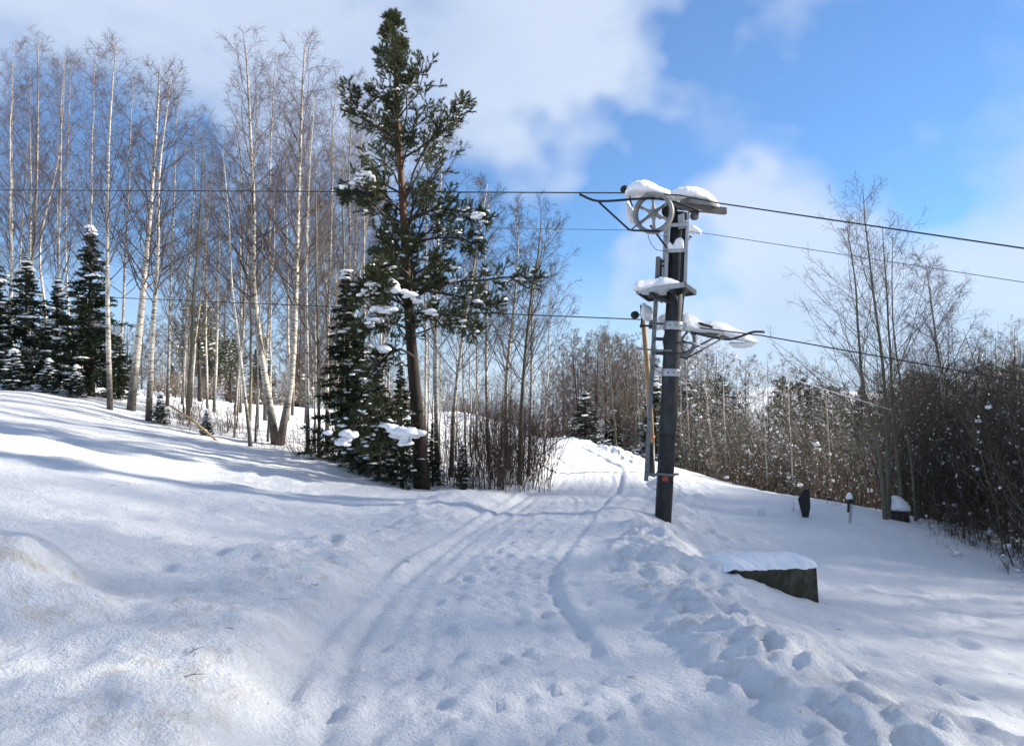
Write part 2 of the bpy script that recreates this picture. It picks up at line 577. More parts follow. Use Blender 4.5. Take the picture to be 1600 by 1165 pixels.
for px, py, Y in [(0, 904, 5), (0, 770, 8), (0, 682, 12), (0, 612, 20), (0, 598, 24), (200, 642, 21), (110, 618, 21), (430, 697, 19.5),
                  (300, 668, 20.5), (560, 735, 17), (655, 762, 15.5), (800, 768, 16), (300, 626, 42), (430, 634, 42), (600, 646, 44), (780, 656, 44), (140, 612, 40),
                  (300, 760, 11), (300, 900, 6.2), (480, 800, 10.5), (600, 830, 10.2),
                  (1035, 832, 12.8), (1278, 945, 8.4), (1600, 905, 12.5), (1600, 1130, 5), (1390, 812, 17), (1240, 775, 22), (1500, 853, 15.2),
                  (1100, 747, 26), (1000, 714, 29), (1180, 828, 14), (940, 700, 32), (890, 690, 34), (1000, 775, 17.5), (1330, 900, 11), (1420, 1000, 7.5)]:
    cp(px, py, Y)
CTRL += [(0.1, 3.7, 0), (-.1, 5.4, 0), (-.2, 7.4, 0), (0, 9.2, 0), (.58, 12, 0), (1.3, 15.5, 0.0), (2.0, 19, .0), (2.45, 23, .03), (2.3, 28, .12), (0, 35, .35),
         (0, 0, 0), (0, -12, -.1), (-10, 0, 1.2), (-10, -12, 1.2), (10, -5, -1.2), (12, 4, -1.5), (20, -10, -2.4), (60, 0, -6), (60, -40, -5), (-40, -30, 5), (0, -40, -.5),
         (-25, 5, 3.6), (-25, 22, 4.2), (-60, 20, 7), (-60, 60, 6), (-25, 45, 3.3), (12, 27, -1.9), (8, 34, -2.0), (4, 43, -1.2), (12, 50, -3.6), (20, 30, -3.8), (20, 15, -2.6), (30, 60, -5),
         (60, 60, -6), (45, 100, -1.5), (50, 150, 6), (28, 150, 1.5), (0, 150, -2), (0, 100, -2.5), (-15, 70, -.6), (-40, 100, -1), (-80, 120, 2), (-60, 180, -2), (100, 180, 4), (150, 80, -4), (150, 250, 3),
         (-150, 60, 10), (-150, 250, 0), (0, 250, -3), (-150, -40, 8), (150, -40, -10)]
CTRL = np.array(CTRL)
_c2 = 2.5 ** 2
_d2 = ((CTRL[:, None, :2] - CTRL[None, :, :2]) ** 2).sum(-1)
_A = np.sqrt(_d2 + _c2) + np.eye(len(CTRL)) * -.02
_n = len(CTRL)
_K = np.zeros((_n + 3, _n + 3)); _K[:_n, :_n] = _A; _K[:_n, _n] = 1; _K[:_n, _n + 1:] = CTRL[:, :2]
_K[_n, :_n] = 1; _K[_n + 1:, :_n] = CTRL[:, :2].T
_w = np.linalg.solve(_K, np.concatenate([CTRL[:, 2], [0, 0, 0]]))

_rg = np.random.default_rng(5)
PITS = []      # old footprints and knocked-out holes beside the path
for _ in range(230):
    s = _rg.uniform(2, 30); side = 1 if _rg.random() < .72 else -1
    i = int(np.searchsorted(PS, s + 12)); i = min(i, len(PS) - 1)
    off = side * (PHW[i] + abs(_rg.normal(.9, .8)) + .15)
    nrm = np.array([PT[i, 1], -PT[i, 0]])
    p = PD[i] + nrm * off
    PITS.append((p[0], p[1], _rg.uniform(.06, .13), _rg.uniform(.02, .07)))
for _ in range(160):
    PITS.append((_rg.uniform(1.8, 9), _rg.uniform(4, 20), _rg.uniform(.08, .2), _rg.uniform(.015, .05)))
for _ in range(150):
    PITS.append((_rg.uniform(-9, -1.6), _rg.uniform(4, 18), _rg.uniform(.07, .2), _rg.uniform(.01, .035)))
PRINTS = []     # boot prints and clods on the trodden lane
for _ in range(850):
    s_ = 15 + 24 * _rg.random() ** 1.5; i = min(int(np.searchsorted(PS, s_)), len(PS) - 1)
    off = _rg.normal(.02, .42) * PHW[i]
    if abs(off) > PHW[i] * .95: continue
    p = PD[i] + np.array([PT[i, 1], -PT[i, 0]]) * off
    PRINTS.append((p[0], p[1], _rg.uniform(.045, .085), _rg.uniform(.006, .021) * (1 if _rg.random() < .8 else -.7)))
LUMPS = [(-3.35, 4.85, .55, .34), (-2.75, 4.5, .35, .10), (1.95, 5.0, .35, .10), (1.5, 6.6, .3, .09), (2.6, 4.4, .4, .09), (1.45, 8.0, .3, .09), (2.0, 9.6, .4, .10), (1.9, 11.4, .35, .10), (-2.3, 7.3, .35, .08),
         (-1.9, 8.6, .28, .07), (-1.2, 10.6, .3, .07), (2.35, 6.6, .4, .07), (3.0, 9.2, .35, .06), (2.35, 12.6, .3, .08)]


def path_dist(x, y):
    """signed distance to the path's middle (+ right) and arc position, for flat arrays"""
    d = np.empty(len(x)); s = np.empty(len(x)); hw = np.empty(len(x))
    for a in range(0, len(x), 20000):
        xx = x[a:a + 20000, None] - PD[None, :, 0]; yy = y[a:a + 20000, None] - PD[None, :, 1]
        q = xx * xx + yy * yy; i = q.argmin(1); r = np.arange(len(i))
        along = xx[r, i] * PT[i, 0] + yy[r, i] * PT[i, 1]
        perp = xx[r, i] * PT[i, 1] - yy[r, i] * PT[i, 0]
        d[a:a + 20000] = np.where(np.abs(along) > .5, np.sign(perp) * np.sqrt(q[r, i]), perp); s[a:a + 20000] = PS[i] + along; hw[a:a + 20000] = PHW[i]
    return d, s, hw


def base_height(x, y):
    z = np.empty(len(x))
    for a in range(0, len(x), 20000):
        xx = x[a:a + 20000]; yy = y[a:a + 20000]
        k = np.sqrt((xx[:, None] - CTRL[None, :, 0]) ** 2 + (yy[:, None] - CTRL[None, :, 1]) ** 2 + _c2)
        z[a:a + 20000] = k @ _w[:_n] + _w[_n] + _w[_n + 1] * xx + _w[_n + 2] * yy
    return z


PZ = base_height(PD[:, 0], PD[:, 1])


def terrain(x, y, full=False):
    x = np.asarray(x, float).ravel(); y = np.asarray(y, float).ravel()
    z = base_height(x, y)
    near = (np.abs(x) < 25) & (y > -15) & (y < 55)
    d = np.full(len(x), 99.); s = np.zeros(len(x)); hw = np.ones(len(x))
    d[near], s[near], hw[near] = path_dist(x[near], y[near])
    wob = .09 * vnoise(s * .7, np.sign(d) * 3.3, 3) + .07 * vnoise(s * 2.3, np.sign(d) * 1.7, 4)
    e = np.abs(d) - hw - wob                                    # >0 outside the trodden track
    pz = np.interp(s, PS, PZ)
    inside = 1 - sstep(-.1, .3, e)
    z = z * (1 - inside) + (pz - .035 * d - .06) * inside
    # ploughed berms
    amp = np.where(d > 0, .13, .06) * (1 + .5 * vnoise(s * .55, d * 0 + 7, 8))
    berm = np.exp(-((e - .62) / .5) ** 2) * amp
    lump = fbm(x * 2.4, y * 2.4, 3, 21)
    berm_lump = np.exp(-((e - .75) / np.where(d > 0, 1.0, .7)) ** 2) * sstep(-.02, .25, e)
    z = z + berm + berm_lump * np.where(d > 0, .9, .38) * (.06 * lump + .085 * (.6 - np.abs(fbm(x * 4.2, y * 4.2, 2, 33))) + .035 * fbm(x * 9, y * 9, 2, 37))
    out = sstep(.0, .5, e)
    z = z + out * (.035 * fbm(x * .55, y * .55, 3, 41) + .020 * fbm(x * 1.7, y * 1.7, 3, 51) + .009 * fbm(x * 6, y * 6, 2, 61))
    # wind ripples / old ski marks on the slopes, running along the hill
    z = z + out * .012 * fbm(x * .8 + y * .2, y * 3.6 - x * .5, 3, 71) * sstep(60, 10, y)
    # the track itself: groomed ridges, boot prints, edge ruts
    ins = 1 - sstep(-.12, .05, e)
    z = z + ins * (.006 * fbm(d * 9, s * 1.6, 2, 81) + .040 * np.minimum(0, fbm(x * 9.5, y * 7.5, 2, 91) + .12) * (.55 + .45 * vnoise(x * .8, y * .8, 97)) + .008 * fbm(x * .9, y * .9, 2, 95))
    for off, w, h in ((.60, .055, -.045), (.72, .07, .032), (-.80, .055, -.040), (-.93, .07, .055), (-.62, .05, -.030), (.42, .05, -.022), (-.2, .05, .016), (-.42, .05, -.020), (.2, .05, -.016), (0., .35, .015)):
        z = z + ins * h * np.exp(-((d - off * hw - .04 * vnoise(s * .4, d * 0 + off * 9, 12)) / w) ** 2) * (.7 + .5 * vnoise(s * .9, d * 0 + off * 5, 13))
    # heaps
    for lx, ly, lr, lh in LUMPS:
        k = (np.abs(x - lx) < 3 * lr) & (np.abs(y - ly) < 3 * lr)
        if k.any():
            q = ((x[k] - lx) ** 2 + (y[k] - ly) ** 2) / lr ** 2
            z[k] += lh * np.exp(-q * q * .8) * (1 + .25 * lump[k])
    for fx, fy, fr, fd in (PRINTS if full else []):
        k = np.nonzero((np.abs(x - fx) < 3 * fr) & (np.abs(y - fy) < 3.6 * fr))[0]
        if len(k):
            q = ((x[k] - fx) / fr) ** 2 + ((y[k] - fy) / (fr * 1.35)) ** 2
            z[k] += ins[k] * (-fd * np.exp(-q * q) + .35 * fd * np.exp(-(np.sqrt(q) - 1.45) ** 2 * 5))
    for fx, fy, fr, fd in (PITS if full else []):
        k = (np.abs(x - fx) < 3 * fr) & (np.abs(y - fy) < 3 * fr)
        if k.any():
            q = ((x[k] - fx) ** 2 + (y[k] - fy) ** 2) / fr ** 2
            z[k] += out[k] * (-fd * np.exp(-q) + .45 * fd * np.exp(-(np.sqrt(q) - 1.5) ** 2 * 3))
    # snow banked up against the pylon foot and over the concrete box
    k = (np.abs(x - 2.5) < 2) & (np.abs(y - 12.8) < 2)
    if k.any():
        q = ((x[k] - 2.25) / .6) ** 2 + ((y[k] - 12.7) / .6) ** 2; w = np.exp(-q)
        z[k] = z[k] * (1 - w) + (base_height(x[k], y[k]) + .17 - .25 * (x[k] - 2.4) + .02 * fbm(x[k] * 2, y[k] * 2, 2, 5)) * w
    k = (np.abs(x - 3.0) < 2.5) & (np.abs(y - 8.4) < 2)
    if k.any():
        q = ((x[k] - 2.35) / .62) ** 2 + ((y[k] - 8.25) / .55) ** 2
        z[k] += .17 * np.exp(-q)
    if full: return z, e, d, s
    return z


def gz(x, y): return float(terrain([x], [y])[0])


def ground_hit(px, py, y0=3., y1=60.):
    ys = np.linspace(y0, y1, 600); d = ray(px, py)
    x = d[0] / d[1] * ys; zr = EYE + d[2] / d[1] * ys
    zt = terrain(x, ys); k = np.nonzero(zt >= zr)[0]
    i = k[0] if len(k) else 300
    return x[i], ys[i], zt[i]


def axis_coords(lo, a, b, hi, fine, g):
    mid = np.arange(a, b, fine)
    up = [mid[-1]]; st = fine
    while up[-1] < hi: st = min(st * g, 6); up.append(up[-1] + st)
    dn = [a]; st = fine
    while dn[-1] > lo: st = min(st * g, 6); dn.append(dn[-1] - st)
    return np.concatenate([dn[:0:-1], mid, up[1:]])


def build_ground():
    xs = axis_coords(-150, -4.0, 4.4, 150, .036, 1.034)
    ys = axis_coords(-40, 2.7, 10, 250, .036, 1.024)
    X, Y = np.meshgrid(xs, ys)
    z, e, d, s = terrain(X.ravel(), Y.ravel(), True)
    nx, ny = len(xs), len(ys)
    idx = np.arange(nx * ny).reshape(ny, nx)
    F = np.stack([idx[:-1, :-1], idx[:-1, 1:], idx[1:, 1:], idx[1:, :-1]], -1).reshape(-1, 4)
    me = mesh_np('ground', np.stack([X.ravel(), Y.ravel(), z], -1), [F], M['snow_ground'])
    a = me.attributes.new('dirt', 'FLOAT', 'POINT')
    dirt = np.exp(-((e - .55) / .5) ** 2) * sstep(20, 8, Y.ravel()) * .55
    for lx, ly, lr, k in ((-3.1, 4.6, .8, .9), (2.4, 5.2, .7, .6), (2.0, 7.2, .5, .5)):
        dirt = np.maximum(dirt, k * np.exp(-(((X.ravel() - lx) ** 2 + (Y.ravel() - ly) ** 2) / lr ** 2)))
    a.data.foreach_set('value', dirt.astype(np.float32))
    tag(link('ground', me), 'snow covered hillside with a trodden winding ski path', kind='structure')


build_ground()

# ------------------------------------------------------------------ tree growth


def grow(rng, pts, rad, n, t0, t1, length, ang, P, up=0., jit=.1, rr=.55, rmax=1., rmin=.0025, tip=.35, asd=.15, flat=0., phi0=None, pw=1.):
    N, Pp, _ = pts.shape
    Mn = N * n
    par = np.repeat(np.arange(N), n)
    u = (np.tile(np.arange(n), N) + rng.random(Mn)) / n
    t = t0 + (t1 - t0) * u ** pw
    f = t * (Pp - 1); i = np.minimum(f.astype(int), Pp - 2); w = (f - i)[:, None]
    p0 = pts[par, i] * (1 - w) + pts[par, i + 1] * w
    T = norm(pts[par, i + 1] - pts[par, i])
    r0 = rad[par, i] * (1 - w[:, 0]) + rad[par, i + 1] * w[:, 0]
    ref = np.where(np.abs(T[:, 2:3]) > .9, np.array([[1., 0, 0]]), np.array([[0, 0, 1.]]))
    e1 = norm(np.cross(T, ref)); e2 = np.cross(e1, T)
    if flat > 0:      # sprays: side shoots left and right in the plane
        phi = np.where(np.arange(Mn) % 2 == 0, 0, np.pi) + rng.normal(0, flat, Mn)
    else:
        phi = np.tile(np.arange(n) * 2.39996, N) + np.repeat(rng.random(N) * 6.28, n) + rng.normal(0, .45, Mn)
    a = (ang(t) if callable(ang) else ang) + rng.normal(0, asd, Mn)
    d = T * np.cos(a)[:, None] + (e1 * np.cos(phi)[:, None] + e2 * np.sin(phi)[:, None]) * np.sin(a)[:, None]
    Ln = length(t, d, par) * rng.uniform(.75, 1.2, Mn)
    out = np.empty((Mn, P, 3)); out[:, 0] = p0
    d = norm(d)
    for k in range(1, P):
        out[:, k] = out[:, k - 1] + d * (Ln / (P - 1))[:, None]
        g = up[min(k, len(up)) - 1] if hasattr(up, '__len__') else up
        d = d + rng.normal(0, jit, d.shape); d[:, 2] += g
        d = norm(d)
    r1 = np.clip(np.minimum(r0 * rr, rmax), rmin, None)
    ro = r1[:, None] * np.linspace(1, tip, P)[None, :]
    return out, np.maximum(ro, rmin * .6), t


def trunk_line(rng, H, r, P=14, wob=.06, tip=.12, pts=None, flare=.25):
    if pts is None:
        z = np.linspace(0, 1, P)
        x = np.cumsum(rng.normal(0, wob, P)) * .35; y = np.cumsum(rng.normal(0, wob, P)) * .35
        x -= x[0]; y -= y[0]
        p = np.stack([x, y, z * H], -1)
    else:
        pts = np.asarray(pts, float)
        q = np.concatenate([[0], np.cumsum(np.linalg.norm(np.diff(pts, axis=0), axis=1))])
        u = np.interp(np.linspace(0, q[-1], P), q, np.arange(len(pts)))
        p = np.stack([smooth_interp(u, np.arange(len(pts)), pts[:, k]) for k in range(3)], -1)
        p[:, 1] += np.cumsum(rng.normal(0, wob * .3, P)) * np.linspace(0, 1, P)
    p[0, 2] -= .25
    t = np.linspace(0, 1, P)
    rad = r * (1 - t) ** .85 + r * tip * t
    rad = rad + r * flare * np.exp(-t * P * .8)
    return p[None], rad[None]


def trunk_mesh(p, r, mat, S=9):
    g = Geo(); g.tubes(p, r, S, cap=True)
    return g.mesh('trunk', mat)


ICO = None


def blobs_geo(rng, centres, sizes, fine=True):
    """little pillows of snow: one template scaled to each spot"""
    g = Geo()
    if fine:
        th = np.linspace(0, np.pi, 6)[1:-1]; ph = np.arange(8) * 2 * np.pi / 8
        V = [(0, 0, 1)] + [(math.sin(a) * math.cos(b), math.sin(a) * math.sin(b), math.cos(a)) for a in th for b in ph] + [(0, 0, -1)]
        V = np.array(V); tri = []; quad = []
        for j in range(8):
            tri.append((0, 1 + j, 1 + (j + 1) % 8)); L = len(V) - 1
            tri.append((L, L - 8 + (j + 1) % 8, L - 8 + j))
            for k in range(3):
                a = 1 + k * 8 + j; b = 1 + k * 8 + (j + 1) % 8
                quad.append((a, a + 8, b + 8, b))
    else:
        V = np.array([(1, 0, 0), (0, 1, 0), (-1, 0, 0), (0, -1, 0), (0, 0, 1), (0, 0, -.6)], float)
        tri = [(0, 1, 4), (1, 2, 4), (2, 3, 4), (3, 0, 4), (1, 0, 5), (2, 1, 5), (3, 2, 5), (0, 3, 5)]; quad = []
    n = len(centres); nv = len(V)
    VV = V[None] * (1 + rng.normal(0, .18, (n, nv, 1)))
    VV[..., 2] = np.where(VV[..., 2] < 0, VV[..., 2] * .7, VV[..., 2])
    a = rng.random(n) * 6.28; c, s = np.cos(a)[:, None], np.sin(a)[:, None]
    X = VV[..., 0] * sizes[:, None, 0]; Y = VV[..., 1] * sizes[:, None, 1]; Z = VV[..., 2] * sizes[:, None, 2]
    VV = np.stack([X * c - Y * s, X * s + Y * c, Z], -1) + centres[:, None, :]
    off = (np.arange(n) * nv)[:, None, None]
    base = g.n
    g.add(VV, (np.array(tri)[None] + off).reshape(-1, 3))
    if quad: g.f.setdefault(4, []).append((np.array(quad)[None] + off).reshape(-1, 4) + base)
    return g


def specks(rng, pts, n, lo, hi, flat=.6, fine=False, zmax=None):
    i = rng.integers(0, len(pts), n); k = rng.integers(1, pts.shape[1], n)
    c = pts[i, k].copy()
    if zmax is not None:
        c = c[c[:, 2] < zmax]
    s = rng.uniform(lo, hi, len(c)) * rng.uniform(.5, 1.0, len(c)) ** 1.5
    sz = np.stack([s * rng.uniform(.8, 1.7, len(c)), s, s * flat], -1)
    c[:, 2] += sz[:, 2] * .3
    return blobs_geo(rng, c, sz, fine)


def snow_lines(rng, pts, n, r0, r1, clumps=0, c0=.03, c1=.1):
    """snow lying along the twigs, thicker in places, and a few clumps in the forks"""
    N, Pn, _ = pts.shape
    i = rng.integers(0, N, n); k = rng.integers(0, Pn - 1, n)
    a = pts[i, k]; b = pts[i, k + 1]
    flatness = 1 - np.abs(norm(b - a)[:, 2])
    keep = rng.random(n) < flatness * 1.3; a = a[keep]; b = b[keep]; m = len(a)
    u0 = rng.uniform(0, .5, (m, 1)); u1 = u0 + rng.uniform(.2, .5, (m, 1))
    r = r0 + (r1 - r0) * rng.random(m) ** 2.5
    q = np.stack([a + (b - a) * (u0 + (u1 - u0) * f) for f in (0, .3, .7, 1)], 1)
    q[:, :, 2] += (r * .55)[:, None]
    g = Geo(); g.tubes(q, r[:, None] * np.array([.25, 1., .85, .2])[None], 5)
    if clumps:
        j = rng.integers(0, N, clumps); c = pts[j, rng.integers(0, Pn, clumps)].copy()
        sz = c0 + (c1 - c0) * rng.random(clumps) ** 2.2
        e = blobs_geo(rng, c, np.stack([sz * rng.uniform(.8, 1.25, clumps), sz, sz * .85], -1))
        for f in e.f.values(): g.f.setdefault(f[0].shape[1], []).extend([h + g.n for h in f])
        g.v.extend(e.v); g.n += e.n
    return g


def birch_parts(seed, H, r, pts=None, dens=.86, n1=36, start=.33, spread=1., weep=.0, mat=None, twig=None, thin=1., snow=0):
    rng = np.random.default_rng(seed)
    r = r * .8
    p, rd = trunk_line(rng, H, r, 18, .06, pts=pts)
    parts = [('trunk', trunk_mesh(p, rd, mat or M['birch']), None)]
    k = H / 11.
    L1 = lambda t, d, par: spread * k * (.38 + 3.0 * np.clip((1 - t) / .7, 0, 1) ** .75)
    a, ar, ta = grow(rng, p, rd, n1, start, .965, L1, .72, 7, (.10, .10, .06, .02, -.03, -.05), .10, .30, .019, .005, .25, .16, pw=1.2)
    n2 = max(5, int(9 * dens))
    b, br, tb = grow(rng, a, ar, n2, .15, .98, lambda t, d, par: k * spread * (.30 + .75 * (1 - t)) * (1 - .5 * ta[par]), .70, 5, (.06, .03, -.02 - weep, -.05 - weep), .14, .5, .0085, .0034, .4, .2)
    n3 = max(5, int(11 * dens))
    c, cr, tcc = grow(rng, b, br, n3, .12, 1., lambda t, d, par: k * (.20 + .26 * (1 - t)) * (1 + 2.2 * weep) * (1.1 - .5 * ta[par // n2]), .75, 3, (-.05 - 1.6 * weep, -.1 - 1.2 * weep), .16, .6, .0045, .0023 * thin, .6, .25)
    g = Geo(); g.tubes(a, ar, 4); g.tubes(b, br, 3); g.tubes(c, cr, 3)
    parts.append(('crown', g.mesh('crown', twig or M['twig']), None))
    if snow:
        parts.append(('snow', snow_lines(rng, b, snow * 4, .012, .04, snow // 6, .03, .10).mesh('snow', M['snow']), 'stuff'))
    return parts


def stem_parts(seed, H, n_stem, r=.012, lean=.25, twig=None, rad=.4, n2=9, n3=5, snow=0, srange=(.02, .06), up=.04, name='stems', zlow=.0):
    """shrubs and thicket: many stems from one stool"""
    rng = np.random.default_rng(seed)
    b0 = np.stack([rng.normal(0, rad * .5, n_stem), rng.normal(0, rad * .5, n_stem), np.full(n_stem, -.3)], -1)
    az = np.arctan2(b0[:, 1], b0[:, 0]) + rng.normal(0, .6, n_stem)
    tl = np.abs(rng.normal(0, lean, n_stem))
    d = np.stack([np.cos(az) * np.sin(tl), np.sin(az) * np.sin(tl), np.cos(tl)], -1)
    P = 8; pts = np.empty((n_stem, P, 3)); pts[:, 0] = b0
    L = H * rng.uniform(.55, 1.05, n_stem)
    for k in range(1, P):
        pts[:, k] = pts[:, k - 1] + d * (L / (P - 1))[:, None]
        d = d + rng.normal(0, .07, d.shape); d[:, 2] += up; d = norm(d)
    rd = (r * rng.uniform(.6, 1.3, n_stem))[:, None] * np.linspace(1, .25, P)[None]
    g = Geo(); g.tubes(pts, rd, 4)
    parts = [(name, g.mesh(name, twig), None)]
    a, ar, ta = grow(rng, pts, rd, n2, .18, .98, lambda t, d, par: H * (.10 + .20 * (1 - t)), .65, 5, .05, .14, .55, .01, .003, .4)
    b, br, tb = grow(rng, a, ar, n3, .15, 1., lambda t, d, par: H * (.05 + .06 * (1 - t)), .7, 3, .0, .18, .6, .006, .0026, .6)
    g = Geo(); g.tubes(a, ar, 3); g.tubes(b, br, 3)
    parts.append(('twigs', g.mesh('twigs', twig), None))
    if snow:
        parts.append(('snow', snow_lines(rng, a, snow * 2, srange[0] * .3, srange[1] * .5, max(2, snow // 30), srange[0] * .8, srange[1] * 1.35).mesh('snow', M['snow']), 'stuff'))
    return parts


def spruce_parts(seed, H, Rb, mat, snow=60, whorls=24, srange=(.06, .17), bare=.0):
    rng = np.random.default_rng(seed)
    p, rd = trunk_line(rng, H, H * .012 + .02, 12, .02)
    parts = [('trunk', trunk_mesh(p, rd, M['dark_bark'], 7), None)]
    nb = whorls * 6
    env = lambda t: (Rb * np.clip(1 - t, 0.01, 1) ** .95 * np.clip(.78 + 1.2 * t, 0, 1) + .04) * rng.uniform(.68, 1.12, len(t))
    a, ar, ta = grow(rng, p, rd, nb, .03 + bare, .99, lambda t, d, par: env(t), 1.42, 6, (-.10, -.08, -.02, .05, .09), .07, .4, .022, .014, .5, .2)
    n2 = 16
    b, br, tb = grow(rng, a, ar, n2, .12, 1., lambda t, d, par: (.10 + .42 * (1 - t)) * (.12 + 1.0 * (1 - ta[par])) * Rb / 1.6, .85, 3, -.22, .14, .9, .020, .015, .5, .25, flat=.5)
    n3 = 6
    c, cr, _ = grow(rng, b, br, n3, .15, .9, lambda t, d, par: (.11 + .13 * (1 - t)) * (.25 + .85 * (1 - ta[par // n2])), .8, 2, -.3, .15, .9, .019, .014, .4, .35, flat=.9)
    g = Geo(); g.tubes(a, np.maximum(ar, .012), 3)
    g.tubes(b, br, 3); g.tubes(c, cr, 3)
    parts.append(('crown', g.mesh('crown', mat), None))
    if snow:
        i = rng.integers(0, len(a), snow); k = rng.integers(2, 6, snow)
        cc = a[i, k].copy()
        s = rng.uniform(*srange, snow)
        sz = np.stack([s * rng.uniform(.9, 1.9, snow), s, s * rng.uniform(.3, .55, snow)], -1)
        cc[:, 2] += .03
        parts.append(('snow', blobs_geo(rng, cc, sz).mesh('snow', M['snow']), 'stuff'))
    return parts


def needles(g, rng, pts, n, L, w, spread=.8, t0=.25):
    """tufts of needles round the shoots"""
    N, P, _ = pts.shape
    par = np.repeat(np.arange(N), n); Mn = N * n
    t = t0 + (1 - t0) * rng.random(Mn) ** .8
    f = t * (P - 1); i = np.minimum(f.astype(int), P - 2); q = (f - i)[:, None]
    p0 = pts[par, i] * (1 - q) + pts[par, i + 1] * q
    T = norm(pts[par, i + 1] - pts[par, i])
    d = norm(T + norm(rng.normal(0, 1, (Mn, 3))) * spread)
    s = norm(np.cross(d, rng.normal(0, 1, (Mn, 3)))) * w / 2
    ln = L * rng.uniform(.7, 1.2, Mn)[:, None]
    V = np.stack([p0 - s, p0 + s, p0 + d * ln + s * .15], 1)
    g.add(V, np.arange(Mn * 3).reshape(-1, 3))


def place(parts, name, label, cat, group, loc, scale=1., rotz=0., lean=None, sz=None):
    root = empty(name, loc)
    m = Matrix.Rotation(rotz, 3, 'Z')
    if lean is not None:
        v = Vector((lean[0], lean[1], 1)).normalized()
        m = Vector((0, 0, 1)).rotation_difference(v).to_matrix() @ m
    root.rotation_euler = m.to_euler()
    root.scale = (scale, scale, sz if sz else scale)
    tag(root, label, cat, group)
    for nm, me, kd in parts:
        o = link(nm, me, root)
        if kd: o['kind'] = kd
    return root


def px_tree(parts, H0, name, label, cat, group, bx, by, tx, ty, Y=None, rotz=0., wide=1.):
    """stand a tree so that its foot and its top show where the photograph has them"""
    if Y is None:
        x, y, z = ground_hit(bx, by)
    else:
        d = ray(bx, by); y = Y; x = d[0] / d[1] * Y; z = gz(x, y)
    top = W(tx, ty, y)
    h = top[2] - z
    s = h / H0
    return place(parts, name, label, cat, group, (x, y, z), s * wide, rotz, ((top[0] - x) / h, 0), s)


def hero_birch(seed, line, label, group, r, Y=None, name='birch_tree', cat='tree', **kw):
    """birch whose stem runs through the given spots of the photograph (foot first)"""
    if Y is None:
        x, y, z = ground_hit(*line[0])
    else:
        d = ray(*line[0]); y = Y; x = d[0] / d[1] * Y; z = gz(x, y)
    pts = [(0, 0, 0)]
    for px, py in line[1:]:
        w = W(px, py + (24 if (px, py) == line[-1] else 0), y); pts.append((w[0] - x, 0, w[2] - z))
    H = pts[-1][2]
    return place(birch_parts(seed, H, r, pts, **kw), name, label, cat, group, (x, y, z))

# ------------------------------------------------------------------ ski lift pylon
rng0 = np.random.default_rng(11)
PY = 13.0


def P(px, py, dy=0.): return W(px, py, PY + dy)


